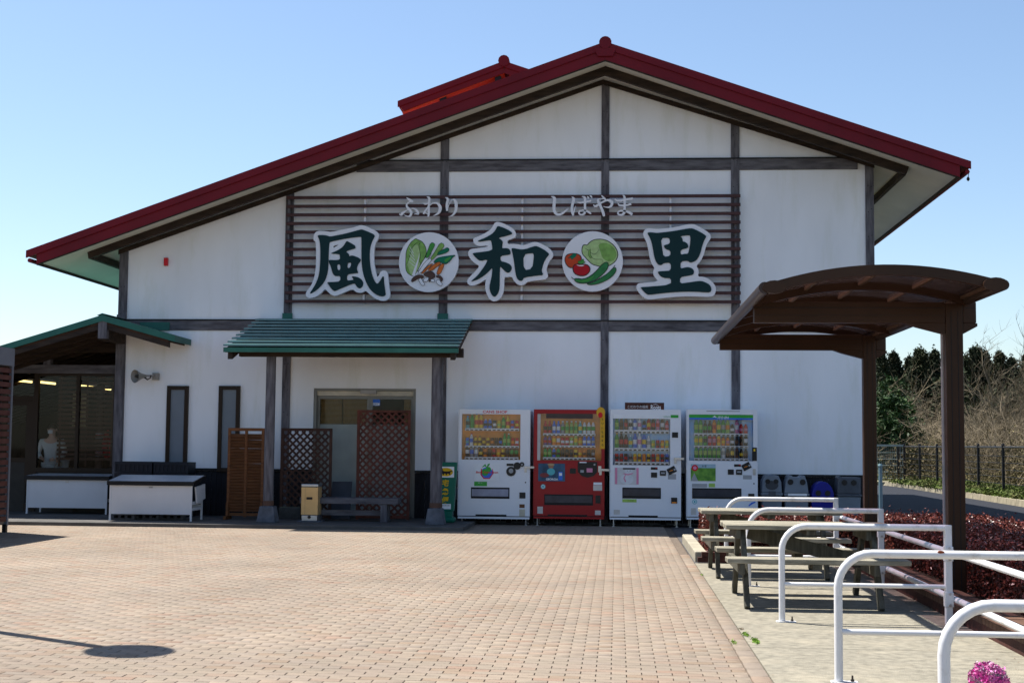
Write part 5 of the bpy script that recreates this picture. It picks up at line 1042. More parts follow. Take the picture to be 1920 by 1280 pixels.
# ================================================================= CARTS, CRATES, BLOCKS
CWm = mat('cart_white', (.66, .66, .68), .5, .05, 2); 
def cart(label, pxl, pxr, pyf, Y, depth, rise, gz, right_flap, ztop_px=None):
    a = PY(pxl, pyf, Y); b = PY(pxr, pyf, Y); zt = (a.z + b.z) / 2; x0, x1 = a.x, b.x
    t = thing('display_cart', label, 'cart', ((x0 + x1) / 2, Y, gz), 'white folding display carts')
    t0 = x0 + .05; t1 = x1 - .05
    MB().prism([(t0, gz + .11), (t1, gz + .11), (t1, zt - .07), (t0, zt - .07)], Y, Y + .02).build('front_board', CWm, t)
    for x in (t0 - .012, t1 - .018):
        for y in (Y - .005, Y + depth - .03): MB().box(x, x + .03, y, y + .03, gz, zt - .07).build('leg', CWm, t)
    for y in (Y + .0, Y + depth - .03): MB().box(t0 + .02, t1 - .02, y + .001, y + .02, gz + .2, gz + .257).build('rail', CWm, t)
    m = MB(); m.add([(x0, Y - .04, zt - .065), (x1, Y - .04, zt - .065), (x1, Y + depth, zt + rise - .065), (x0, Y + depth, zt + rise - .065), (x0, Y - .04, zt), (x1, Y - .04, zt), (x1, Y + depth, zt + rise), (x0, Y + depth, zt + rise)],
                    [(0, 3, 2, 1), (4, 5, 6, 7), (0, 1, 5, 4), (1, 2, 6, 5), (2, 3, 7, 6), (3, 0, 4, 7)]); m.build('top_edge', BLACK, t)
    m = MB(); e = .02; m.add([(x0 + e, Y - .03, zt + .003), (x1 - e, Y - .03, zt + .003), (x1 - e, Y + depth - e, zt + rise + .003), (x0 + e, Y + depth - e, zt + rise + .003)], [(0, 1, 2, 3)]); m.build('top_board', mat('cart_top', (.45, .47, .50), .35, .1, 3), t)
    MB().box(x0 + (x1 - x0) * .5 - .03, x0 + (x1 - x0) * .5 + .03, Y - .012, Y, zt - .11, zt - .09).build('pull', STEEL, t)
    if right_flap:
        m = MB(); m.add([(t1 + .02, Y + .1, zt - .09), (t1 + .02, Y + depth, zt - .05), (t1 + .03, Y + depth, gz + .36), (t1 + .03, Y + .16, gz + .30), (t1 + .045, Y + .1, zt - .09), (t1 + .045, Y + depth, zt - .05), (t1 + .055, Y + depth, gz + .36), (t1 + .055, Y + .16, gz + .30)],
                        [(0, 1, 2, 3), (4, 7, 6, 5), (0, 4, 5, 1), (1, 5, 6, 2), (2, 6, 7, 3), (3, 7, 4, 0)]); m.build('side_flap', CWm, t)
        MB().bar((t1 + .0, Y + depth, gz + .3), (t1, Y, gz + .3), .02, .05).bar((t1 + .0, Y + depth, gz + .2), (t1, Y, gz + .2), .02, .05).build('side_rail', CWm, t)
    else: MB().tube([(t0 - .02, Y + .1, zt - .12), (t0 - .09, Y + .1, zt - .15), (t0 - .09, Y + .1, zt - .5), (t0 - .02, Y + .1, zt - .52)], .014, 8).build('push_handle', BLACK, t)
    return t
cart('white display cart at far left beneath the wing windows', 47, 206, 892, -.2, .62, .03, .06, False)
cart('nearer white display cart standing over the concrete blocks', 202, 365, 902, -1.95, .62, .09, .06, True)
BLK = mat('concrete_block', (.12, .12, .13), .9, .2, 8, bump=.5)
for i, lab in enumerate(('concrete block under the left end of the nearer cart', 'middle concrete block under the nearer cart', 'concrete block under the right end of the nearer cart')):
    p = PZ(230 + i * 46, 973, .06); L = .40; t = thing('concrete_block', lab, 'block', (p.x, p.y, .06), 'concrete blocks under the cart')
    m = MB(); x0 = p.x - L / 2; y0 = p.y; H = .10 
    m.box(x0, x0 + L, y0, y0 + .19, .06, .08).box(x0, x0 + L, y0, y0 + .19, .13, .15)
    for k in range(4): xx = x0 + k * (L - .045) / 3; m.box(xx, xx + .045, y0 + .001, y0 + .189, .08, .13)
    m.box(x0, x0 + L, y0 + .17, y0 + .188, .08, .13); m.build('block_shell', BLK, t)
CRM = mat('black_crate', (.018, .02, .028), .45, .1, 4)
pos_l = [('bottom', 0), ('second', 1), ('middle', 2), ('fourth', 3), ('topmost', 4)]
for col_, (pa, pb, nm, top) in enumerate(((214, 286, 'left', 864), (287, 354, 'right', 865))):
    a = PY(pa, top, -.75); b = PY(pb, top, -.75); H = (a.z - .06) / 5
    for nme, k in pos_l:
        z = .06 + k * H; t = thing('plastic_crate', f'black plastic crate, {nme} of the {nm} stack behind the nearer cart', 'crate', ((a.x + b.x) / 2, -.5, z), 'black crates stacked by the wall')
        x0, x1 = a.x + .01, b.x - .01; y0, y1 = -.75, -.3; hh = H - .008
        m = MB().box(x0, x1, y0, y1, z, z + .02); m.box(x0, x1, y0, y0 + .02, z + hh - .05, z + hh).box(x0, x1, y1 - .02, y1, z + hh - .05, z + hh).box(x0, x0 + .02, y0 + .02, y1 - .02, z + hh - .05, z + hh).box(x1 - .02, x1, y0 + .02, y1 - .02, z + hh - .05, z + hh); m.build('crate_rim', CRM, t)
        m = MB(); 
        for q in range(9): xx = x0 + q * (x1 - x0 - .03) / 8; m.box(xx, xx + .03, y0 + .003, y0 + .015, z + .02, z + hh - .05).box(xx, xx + .03, y1 - .015, y1 - .003, z + .02, z + hh - .05)
        m.box(x0 + .003, x0 + .014, y0 + .02, y1 - .02, z + .02, z + hh - .05).box(x1 - .014, x1 - .003, y0 + .02, y1 - .02, z + .02, z + hh - .05); m.box(x0 + .015, x1 - .015, y0 + .016, y0 + .02, z + .02, z + hh - .05); m.build('crate_side', CRM, t)

# ================================================================= SCREENS BY THE DOOR
LOU = mat('orange_brown_louvre', (.18, .07, .026), .6, .3, 5, bump=.2, stretch=(1, 6, 6), col2=(.10, .04, .015)); LAT = mat('reddish_lattice', (.13, .036, .024), .6, .3, 5, bump=.2, col2=(.06, .02, .013))
LAT2 = mat('dark_lattice', (.06, .027, .018), .6, .3, 5, bump=.2, col2=(.03, .013, .01))
Y0 = -1.15; a = PY(428, 802, Y0); b = PY(492, 968, Y0)
t = thing('louvred_screen', 'orange brown louvred wooden screen left of the porch post', 'screen', ((a.x + b.x) / 2, Y0, .06))
xm = (a.x + b.x) / 2
for x in (a.x, xm - .02, b.x - .045): MB().box(x, x + .045, Y0, Y0 + .045, .10, a.z).build('stile', LOU, t)
MB().box(a.x + .045, b.x - .045, Y0 - .003, Y0 + .045, a.z - .05, a.z + .003).build('rail', LOU, t); MB().box(a.x + .045, b.x - .045, Y0 - .003, Y0 + .045, .12, .17).build('rail', LOU, t)
nl = 26
for i in range(nl):
    z = .2 + (a.z - .30) * (i + .5) / nl
    if i == nl - 5: z += .008
    MB().bar((a.x + .04, Y0 + .025, z), (b.x - .04, Y0 + .025, z + random.uniform(-.006, .006)), .008, .075, up=(0, .75, .65)).build('louvre', LOU, t)
for x in (a.x, b.x - .04): MB().box(x, x + .04, Y0 - .18, Y0 + .2, .06, .12).box(x, x + .04, Y0 - .04, Y0 - .003, .12, .35).build('foot', LOU, t)
def lattice(label, pxl, pxr, pyt, Y0, m, zb=.08, miss=(), lean=0):
    a = PY(pxl, pyt, Y0); b = PY(pxr, pyt, Y0); x0, x1, z1 = a.x, b.x, a.z; t = thing('lattice_screen', label, 'screen', ((x0 + x1) / 2, Y0, .06)); w_ = .05
    for x in (x0, x1 - w_): MB().box(x, x + w_, Y0, Y0 + .035, .06, z1).build('stile', m, t)
    MB().box(x0 + w_, x1 - w_, Y0, Y0 + .035, z1 - w_, z1 - .001).build('rail', m, t); MB().box(x0 + w_, x1 - w_, Y0, Y0 + .035, zb, zb + w_).build('rail', m, t)
    ix0, ix1, iz0, iz1 = x0 + w_, x1 - w_, zb + w_, z1 - w_; step = .128
    for s, yy in ((1, Y0 + .012), (-1, Y0 + .024)):
        n0 = int((iz1 - iz0 + ix1 - ix0) / step) + 1
        for k in range(1, n0):
            c_ = k * step
            # line: (x-ix0) + s... runs at 45 degrees
            pts = []
            for (x, z) in ((0, c_), (c_, 0), (ix1 - ix0, c_ - (ix1 - ix0)), (c_ - (iz1 - iz0), iz1 - iz0)):
                if -1e-6 <= x <= ix1 - ix0 + 1e-6 and -1e-6 <= z <= iz1 - iz0 + 1e-6: pts.append((x, z))
            if len(pts) < 2: continue
            pts = sorted(set((round(p[0], 4), round(p[1], 4)) for p in pts)); p, q = pts[0], pts[-1]
            if abs(p[0] - q[0]) < .03: continue
            if s == -1 and k in miss: 
                continue
            f = (lambda v: (ix0 + v[0], yy, iz0 + v[1])) if s == 1 else (lambda v: (ix0 + v[0], yy, iz1 - v[1]))
            MB().bar(f(p), f(q), .010, .036, up=(0, 0, 1)).build('lattice_strip', m, t)
    return t
lattice('shorter dark lattice screen left of the entrance', 527, 623, 802, -.75, LAT2)
lattice('taller reddish lattice screen in front of the right door leaf', 670, 770, 768, -.62, LAT, miss=(0,))
# leaning grey board
a = PY(623, 902, -.45); b = PY(660, 902, -.45); t = thing('grey_board', 'plain dark grey board leaning behind the bench', 'board', ((a.x + b.x) / 2, -.5, .06))
MB().add([(a.x, -.62, .06), (b.x, -.62, .06), (b.x, -.45, a.z), (a.x, -.45, a.z), (a.x, -.59, .06), (b.x, -.59, .06), (b.x, -.42, a.z), (a.x, -.42, a.z)], [(0, 1, 2, 3), (4, 7, 6, 5), (0, 4, 5, 1), (1, 5, 6, 2), (2, 6, 7, 3), (3, 7, 4, 0)]).build('panel', mat('slate_board', (.05, .055, .07), .6), t, bev=.008)
# wooden bench
Yb = -1.45; a = PY(562, 932, Yb); b = PY(746, 932, Yb); zt = a.z
t = thing('wooden_bench', 'low weathered grey wooden bench in front of the lattice', 'bench', ((a.x + b.x) / 2, Yb + .2, .06))
for k in range(3): MB().box(a.x, b.x, Yb + k * .135, Yb + k * .135 + .128, zt - .10, zt).build('seat_plank', TIMBER_H, t, bev=.006)
for x in (a.x + .22, b.x - .30): MB().box(x, x + .11, Yb + .02, Yb + .12, .06, zt - .101).build('leg', TIMBER, t, bev=.005); MB().box(x, x + .11, Yb + .28, Yb + .38, .06, zt - .101).build('leg', TIMBER, t, bev=.005)
MB().box(a.x + .33, b.x - .30, Yb + .17, Yb + .22, .16, .25).build('stretcher', TIMBER_H, t)
# stone block
a = PZ(522, 972, .06); b = PZ(565, 972, .06); z = PY(540, 951, a.y).z; t = thing('stone_trough', 'grey rectangular stone block below the shorter lattice', 'stone block', ((a.x + b.x) / 2, a.y, .06))
MB().box(a.x, b.x, a.y, a.y + .25, .06, z - .0).build('block_body', mat('mossy_stone', (.08, .08, .075), .9, .3, 6, bump=.5), t, bev=.012); MB().box(a.x + .02, b.x - .02, a.y + .02, a.y + .23, z + .0005, z + .012).build('top_face', mat('mossy_top', (.16, .17, .13), .9, .3, 8), t)
# ashtray stand
GOLD = mat('tan_steel', (.72, .46, .20), .35, .1, 3, metal=.25)
p = PZ(583, 977, .06); hw = .145; z1 = PY(583, 907, p.y - .14).z; t = thing('ashtray_stand', 'tall tan metal ashtray stand in front of the bench', 'ashtray', (p.x, p.y, .06))
MB().box(p.x - .2, p.x + .2, p.y - .2, p.y + .2, .06, .075).build('base_plate', STONE, t); MB().box(p.x - hw + .01, p.x + hw - .01, p.y - .14, p.y + .14, .075, .17).build('plinth', STEEL, t, bev=.008)
MB().box(p.x - hw, p.x + hw, p.y - .15, p.y + .15, .172, z1 - .05).build('column_body', GOLD, t, bev=.012); MB().box(p.x - hw - .002, p.x + hw + .002, p.y - .152, p.y + .152, z1 - .048, z1).build('chrome_top', STEEL, t, bev=.01)
MB().box(p.x - .11, p.x + .11, p.y - .11, p.y + .11, z1 + .001, z1 + .008).build('ash_grille', BLACK, t); MB().box(p.x - .05, p.x + .05, p.y - .155, p.y - .1505, z1 - .26, z1 - .22).build('label_plate', BLACK, t); MB().cylY((p.x, .14), .028, p.y - .15, p.y - .1405, 12).build('lock', KNOB, t); MB().box(p.x - .075, p.x - .073, p.y - .1525, p.y - .1505, .18, z1 - .06).build('seam', STONE, t)
# green delivery sign
SG = mat('sign_green', (.006, .13, .085), .4, .08, 3); YE = mat('sign_yellow', (.70, .42, .01), .5)
Y0 = -1.35; a = PY(819, 866, Y0); b = PY(857, 866, Y0); zb = PY(838, 958, Y0).z; x0, x1, z1 = a.x, b.x, a.z
t = thing('courier_sign', 'green standing courier sign with black cat mark beside the right porch post', 'sign', ((x0 + x1) / 2, Y0, .06))
MB().add([(x0 - .01, Y0, zb), (x1 - .05, Y0, zb), (x1, Y0, z1), (x0 + .01, Y0, z1), (x0 - .01, Y0 + .14, zb), (x1 - .05, Y0 + .14, zb), (x1, Y0 + .14, z1), (x0 + .01, Y0 + .14, z1)], [(0, 1, 2, 3), (4, 7, 6, 5), (0, 4, 5, 1), (1, 5, 6, 2), (2, 6, 7, 3), (3, 7, 4, 0)]).build('sign_panel', SG, t, bev=.012)
MB().box(x0 + .0, x1 - .03, Y0 - .05, Y0 + .25, .06, zb - .10).build('water_base', SG, t, bev=.04); MB().box(x0 + .03, x1 - .07, Y0 - .0, Y0 + .14, zb - .10, zb).build('neck', SG, t)
W_ = x1 - x0; H_ = z1 - zb
fxx = lambda u: x0 + W_ * u; fzz = lambda v: z1 - H_ * v
MB().box(fxx(.04), fxx(.86), Y0 - .004, Y0 - .001, fzz(.31), fzz(.09)).build('logo_panel', C['w'], t)
MB().cylY((fxx(.45), fzz(.20)), W_ * .355, Y0 - .0065, Y0 - .0045, 24, H_ * .088).build('logo_oval', YE, t)
cat = [(.15, .15), (.19, .13), (.21, .155), (.25, .15), (.30, .13), (.31, .17), (.38, .185), (.55, .185), (.68, .175), (.77, .165), (.79, .175), (.70, .195), (.66, .215), (.69, .26), (.64, .262), (.58, .232), (.52, .235), (.50, .262), (.45, .262), (.44, .235), (.38, .232), (.36, .26), (.30, .262), (.29, .235), (.24, .25), (.20, .245), (.17, .21), (.14, .18)]
curve_mesh([[(fxx(u), fzz(v)) for u, v in cat]], Y0 - .0072, 0, 'cat_mark', KNOB, t)
for i, ch in enumerate('宅急便'): text(ch, fxx(.44), fzz(.42 + i * .175), Y0 - .003, .115, YE, t, bold=.03, shear=.1)
MB().box(fxx(.02), fxx(.13), Y0 - .003, Y0 - .001, fzz(.97), fzz(.31)).build('yellow_stripe', YE, t); MB().box(fxx(.2), fxx(.72), Y0 - .004, Y0 - .001, fzz(.955), fzz(.85)).build('notice', C['w'], t); text('取扱店', fxx(.46), fzz(.88), Y0 - .005, .025, C['k'], t, width=W_ * .42)
# small junction box between sign and machine
p = PY(852, 925, -.3); t = thing('meter_box', 'small grey meter box low between the green sign and the first machine', 'meter box', (p.x, -.1, p.z)); MB().box(p.x - .06, p.x + .05, -.35, -.05, p.z - .1, p.z + .1).build('housing', GB2, t, bev=.006); MB().box(p.x - .05, p.x + .04, -.352, -.3505, p.z - .01, p.z + .005).build('slot', KNOB, t)

# ================================================================= LEFT SLATTED ENCLOSURE (cut by the frame)
XE = -9.24; ye = -4.3; t = thing('slatted_enclosure', 'tall brown slatted enclosure with grey top cut by the left edge', 'enclosure', (XE - .8, -6, 0))
GM = mat('grey_steel_sheet', (.15, .16, .19), .5, .1, 2)
ztp = 2.79
MB().box(XE - 1.8, XE + .02, -7.8, ye + .02, 2.52, ztp).build('top_box', GM, t)
MB().box(XE - .03, XE + .015, ye - .035, ye + .015, .10, 2.52).build('edge_post', GM, t); MB().box(XE - .03, XE + .015, -7.8, -7.75, .10, 2.52).build('edge_post', GM, t)
for x in (XE - .05, XE - 1.75):
    for y in (ye - .06, -7.75): MB().box(x, x + .06, y, y + .06, 0, .12).build('foot', BLACK, t)
sm = MB().box(-.02, .012, -1.70, 1.70, -.036, .036).mesh('slat', mat('red_brown_slat', (.095, .034, .027), .6, .2, 5))
for i in range(22):
    for sd in (0,): 
        o = bpy.data.objects.new('slat', sm); COL.objects.link(o); o.parent = t; o.location = Vector((XE - .005, (ye - 7.8) / 2, .2 + i * .107)) - t.location
m = MB(); 
for i in range(22): m.box(XE - 1.78, XE - .04, ye - .0, ye + .012, .165 + i * .107, .235 + i * .107)
m.build('back_slats', MATS['red_brown_slat'], t); MB().box(XE - 1.7, XE - .1, -7.7, ye - .1, .12, 2.5).build('dark_inner_box', BLACK, t)

# ================================================================= LAMP POLE outside the frame, its shadow falls in the picture
GX, GY, GZ = -3.24 - .46 * 4.6, CAM.y + 8.94 + .33 * 4.6, 4.6
t = thing('globe_lamp', 'globe topped lamp pole left of the picture casting the round shadow', 'lamp', (GX, GY, 0))
MB().tube([(GX, GY, 0), (GX, GY, GZ - .22)], .055, 12).build('pole', mat('lamp_pole', (.1, .1, .1), .5, metal=.5), t, smooth=True)
MB().lathe((GX, GY, GZ), [(.02, -.28)] + [(.285 * math.sin(a_), -.285 * math.cos(a_)) for a_ in np.linspace(.3, 3.1, 14)], 24).build('globe', C['w'], t, smooth=True)

# ================================================================= BICYCLE RAILS
def arch_path(x0, x1, z, y, r=.2, n=8):
    p = [Vector((x0, y, .012))] + [Vector((x0 + r - r * math.cos(a_), y, z - r + r * math.sin(a_))) for a_ in np.linspace(0, math.pi / 2, n)] + [Vector((x1, y, z))]
    return p
XA, XB, ZR = 1.327, 2.61, .765
def rail_arch(loc_y, lab):
    t = thing('rail_arch', lab, 'rail', (XA, loc_y, 0), 'white tube rails on the concrete pad')
    MB().tube(arch_path(XA, XB, ZR, loc_y), .0255, 16).build('bent_tube', RAILW, t, smooth=True)
    MB().tube([(XA + .02, loc_y, .30), (XB, loc_y, .30)], .018, 12).build('middle_bar', RAILW, t, smooth=True)
    MB().box(XB - .0, XB + .055, loc_y - .028, loc_y + .028, 0.0, ZR + .024).build('end_post', RAILW, t, bev=.006)
    MB().lathe((XA, loc_y, .002), [(.05, 0), (.05, .008)], 12).box(XA, XA + .11, loc_y - .03, loc_y + .03, .002, .009).build('base_flange', RAILW, t)
    MB().lathe((XA + .08, loc_y, .01), [(.011, 0), (.011, .012), (.006, .012), (.006, .035)], 6).build('anchor_bolt', mat('dark_bolt', (.06, .05, .045), .5, metal=.6), t)
    for z in (.56, .20):
        b_ = MB().box(XB - .006, XB + .061, loc_y - .036, loc_y + .034, z - .055, z + .06).build('clamp', RAILW, t, bev=.004)
        for dz in (-.042, .047): MB().cylY((XB + .03, z + dz), .011, loc_y - .044, loc_y - .0365, 8).build('clamp_bolt', STEEL, b_)
    return t
base = None
labs = ['white rail arch farthest away, in front of the bins', 'white rail arch between the two picnic tables', 'white rail arch in front of the nearer picnic table', 'white rail arch in the foreground with a rust spot on its top tube', 'nearest white rail arch, cut by the bottom right corner']
for i, (d, lab) in enumerate(zip((17.05, 14.2, 11.375, 8.52, 5.82), labs)):
    if i == 0: base = rail_arch(CAM.y + d, lab)
    else:
        o = copy_tree(base); o.location.y = CAM.y + d; setp(o, lab, 'rail', 'white tube rails on the concrete pad')
        if i == 3: rs_ = MB().cylY((PY(1764, 1029, o.location.y - .02).x, ZR + .018), .02, o.location.y - .0265, o.location.y - .012, 8, .008); rs_.build('rust_spot', mat('rust', (.32, .07, .02), .8), o)
t = thing('long_rail', 'pair of long white tubes bolted along the rail posts beside the hedge', 'rail', (XB + .1, -14, 0))
for z in (.56, .20): MB().tube([(XB + .085, CAM.y + 17.2, z), (XB + .085, CAM.y + 3.2, z)], .025, 14).build('long_tube', RAILW, t, smooth=True)

# ================================================================= PICNIC TABLES
def picnic(yc, xo, lab):
    t = thing('picnic_table', lab, 'picnic table', (1.72 + xo, yc, 0), 'weathered picnic tables on the pad')
    x0, x1 = .97 + xo, 2.47 + xo
    for k in range(5):
        y = yc - .38 + k * .154; MB().box(x0 + random.uniform(-.006, .006), x1 + random.uniform(-.006, .006), y, y + .148, .665, .703 + random.uniform(-.002, .002)).build('table_plank', TABLEW, t, bev=.005)
    for s in (-1, 1):
        yb = yc + s * .62
        for k in (0, 1): MB().box(x0 - .02 + random.uniform(-.006, .006), x1 + .04, yb - .125 + k * .128, yb - .005 + k * .128, .395, .437).build('bench_plank', TABLEW, t, bev=.005)
    for xx in (1.13 + xo, 2.27 + xo):
        for s in (-1, 1):
            MB().bar((xx, yc + s * .66, 0.0), (xx, yc + s * .22, .664), .045, .10, up=(0, 1, 0)).build('leg', LEGW, t, bev=.004)
        MB().box(xx - .07, xx - .026, yc - .74, yc + .74, .30, .394).build('bench_bearer', LEGW, t, bev=.004)
        MB().box(xx - .07, xx - .026, yc - .36, yc + .36, .58, .664).build('top_bearer', LEGW, t, bev=.004)
    MB().bar((1.2 + xo, yc, .62), (2.24 + xo, yc, .36), .045, .12).build('diagonal_brace', LEGW, t, bev=.004)
    MB().box(1.68 + xo, 1.76 + xo, yc - .36, yc + .36, .62, .664).build('cleat', LEGW, t)
    for s in (-1, 1): MB().box(1.68 + xo, 1.76 + xo, yc + s * .62 - .12, yc + s * .62 + .12, .35, .394).build('cleat', LEGW, t)
    return t
picnic(CAM.y + 12.88, 0.0, 'nearer weathered wooden picnic table with attached benches')
picnic(CAM.y + 15.6, -.05, 'farther weathered wooden picnic table behind the nearer one')

# ================================================================= SHELTER
BX0, BX1 = 1.26, 3.26; PX0, PX1 = 2.985, 3.14; yF, yR_ = CAM.y + 12.9, CAM.y + 17.15
sh_ = thing('shelter', 'dark brown aluminium shelter with curved tinted roof over the picnic tables', 'shelter', (3.1, (yF + yR_) / 2, 0))
zB = 2.56
for y in (yF, yR_):
    zB = 2.535 if y == yF else 2.575
    MB().box(PX0, PX1, y - .06, y + .06, 0, zB + .18).build('post', BROWNMETAL, sh_, bev=.008)
    MB().box(PX0 + .045, PX0 + .05, y - .063, y - .0605, .1, zB + .1).box(PX1 - .05, PX1 - .045, y - .063, y - .0605, .1, zB + .1).build('post_groove', BLACK, sh_)
    MB().box(PX0 - .02, PX1 + .02, y - .1, y + .1, 0, .10).build('post_base', BLACK, sh_)
    MB().box(BX0, PX0 - .002, y - .055, y + .055, zB, zB + .19).box(PX1 + .002, BX1, y - .055, y + .055, zB, zB + .19).build('beam', BROWNMETAL, sh_, bev=.005)
    MB().box(BX0 + .01, PX0 - .01, y - .0575, y - .0555, zB + .135, zB + .141).box(PX1 + .01, BX1 - .01, y - .0575, y - .0555, zB + .135, zB + .141).box(BX0 + .01, PX0 - .01, y - .0575, y - .0555, zB + .068, zB + .071).build('beam_groove', BLACK, sh_)
    MB().prism([(PX0 - .002, zB - .0), (PX0 - .35, zB - .001), (PX0 - .25, zB - .035), (PX0 - .002, zB - .10)], y - .05, y + .05).build('bracket', BROWNMETAL, sh_); MB().prism([(PX1 + .002, zB - .002), (PX1 + .002, zB - .10), (PX1 + .13, zB - .03), (PX1 + .13, zB - .002)], y - .05, y + .05).build('bracket', BROWNMETAL, sh_)
zl_, zr_, zap = 2.735, 2.76, 2.90; RX0, RX1 = 1.235, 3.17; y1_, y2_ = CAM.y + 11.62, CAM.y + 17.45
def arcz(u): return zl_ + (zr_ - zl_) * u + (zap - (zl_ + zr_) / 2) * 4 * u * (1 - u)
us = np.linspace(0, 1, 25)
nr = 6
ys_ = [y1_ + .03 + (y2_ - y1_ - .06) * i / (nr - 1) for i in range(nr)]
def arcstrip(u0, u1, ya, yb, dz0, dz1, n=20):
    m = MB(); U = np.linspace(u0, u1, n + 1)
    for a_, b_ in zip(U[:-1], U[1:]):
        xa, xb = RX0 + (RX1 - RX0) * a_, RX0 + (RX1 - RX0) * b_
        m.add([(xa, ya, arcz(a_) + dz0), (xb, ya, arcz(b_) + dz0), (xb, yb, arcz(b_) + dz0), (xa, yb, arcz(a_) + dz0), (xa, ya, arcz(a_) + dz1), (xb, ya, arcz(b_) + dz1), (xb, yb, arcz(b_) + dz1), (xa, yb, arcz(a_) + dz1)],
              [(0, 3, 2, 1), (4, 5, 6, 7), (0, 1, 5, 4), (2, 3, 7, 6)])
    return m
for i, y in enumerate(ys_):
    arcstrip(.01, .99, y - .03, y + .03, -.075 if i in (0, nr - 1) else -.07, .012).build('roof_rib', BROWNMETAL, sh_)
for i in range(nr - 1): arcstrip(.02, .98, ys_[i] + .031, ys_[i + 1] - .031, -.004, .0).build('roof_panel', POLY, sh_)
for u in (.25, .5, .75, .97):
    x = RX0 + (RX1 - RX0) * u
    for i in range(nr - 1): MB().box(x - .014, x + .014, ys_[i] + .031, ys_[i + 1] - .031, arcz(u) - .034, arcz(u) - .006).build('purlin', mat('light_bronze', (.08, .045, .028), .5), sh_)
gm = mat('gutter_bronze', (.06, .04, .035), .3, .1, 3, metal=.5)
MB().tube([(RX0 - .01, y1_ - .02, zl_ - .02), (RX0 - .01, y2_ + .02, zl_ - .02)], .05, 14).build('gutter', gm, sh_, smooth=True)
MB().tube([(RX1 + .0, y1_ - .02, zr_ - .02), (RX1 + .0, y2_ + .02, zr_ - .02)], .045, 14).build('gutter', gm, sh_, smooth=True)
for x, z in ((RX0, zl_), (RX1 - .0, zr_)): MB().cylY((x + (.07 if x < 2 else -.07), z - .015), .10, y1_ - .045, y1_ - .0, 16, .055).build('end_cap', BROWNMETAL, sh_)
MB().tube([(PX1 - .02, yF + .13, .1), (PX1 - .02, yF + .13, 2.6)], .0, 4) if 0 else None
MB().box(BX1 - .12, BX1 - .05, yF - .05, yR_ + .05, zB + .191, zB + .25).build('edge_beam', BROWNMETAL, sh_)
MB().box(BX0 + .03, BX0 + .08, yF - .05, yR_ + .05, zB + .191, zB + .235).build('edge_beam', BROWNMETAL, sh_)
MB().tube([(PX0 + .014, yF + .085, 0.02), (PX0 + .014, yF + .085, zB - .12)], .03, 10).build('downpipe', mat('grey_downpipe', (.22, .22, .24), .4), sh_, smooth=True)
p = PY(1651, 900, -5.6); t = thing('blue_post', 'pale blue metal post just right of the rear shelter post', 'post', (p.x, -5.6, 0)); MB().tube([(p.x, -5.6, 0), (p.x, -5.6, PY(1651, 873, -5.6).z)], .026, 10).lathe((p.x, -5.6, PY(1651, 873, -5.6).z), [(.035, 0), (.02, .03)], 10).build('tube', mat('pale_blue_paint', (.15, .25, .29), .4), t)

# ================================================================= HEDGE BED
BRK = mat('dark_red_edging_brick', (.09, .032, .024), .85, .3, 8, bump=.5, rnd=.25, col2=(.05, .02, .016)); BRK2 = mat('brown_coping_brick', (.14, .075, .05), .85, .25, 8, bump=.5, rnd=.2)
bed = thing('brick_edging', 'dark red brick edging around the hedge bed', 'edging', (2.8, -9, 0))
bme = MB().box(-.1, .1, -.048, .048, 0, .058).mesh('edging_brick', BRK)
bme2 = MB().box(-.155, .155, -.048, .048, 0, .05).mesh('edging_brick', BRK2)
yE = CAM.y + 16.95
for r_ in range(2):
    for i in range(8):
        o = bpy.data.objects.new('edging_brick', bme); COL.objects.link(o); o.parent = bed; o.location = Vector((1.08 + i * .208 + (r_ % 2) * .05, yE + .05 + random.uniform(-.006, .006), .005 + r_ * .062)) - bed.location
n = 0; y = yE + .05
while y > -24 and n < 170:
    o = bpy.data.objects.new('edging_brick', bme2); COL.objects.link(o); o.parent = bed; o.location = Vector((2.90, y, .085 + random.uniform(-.002, .002))) - bed.location; y -= .101; n += 1
MB().box(2.748, 3.05, -24, yE + .1, -.02, .084).build('edging_base', BRK, bed)
KC2 = mat('bed_kerb_concrete', (.34, .31, .24), .9, .15, 4, bump=.4)
kt = thing('bed_kerb', 'pale concrete kerb at the left end of the hedge bed', 'kerb', (1.0, -6.5, 0))
for i in range(5): MB().box(.955, 1.10, yE + .16 + i * .66, yE + .16 + i * .66 + .65, -.02, .12).build('kerb_stone', KC2, kt, bev=.012)
MB().box(1.1, 3.05, yE + .12, yE + 2.6, -.02, .06).box(3.05, 5.0, -24, yE + 2.6, -.02, .07).build('bed_soil', mat('bark_mulch', (.05, .035, .025), .95, .4, 12, bump=.8), kind='structure')
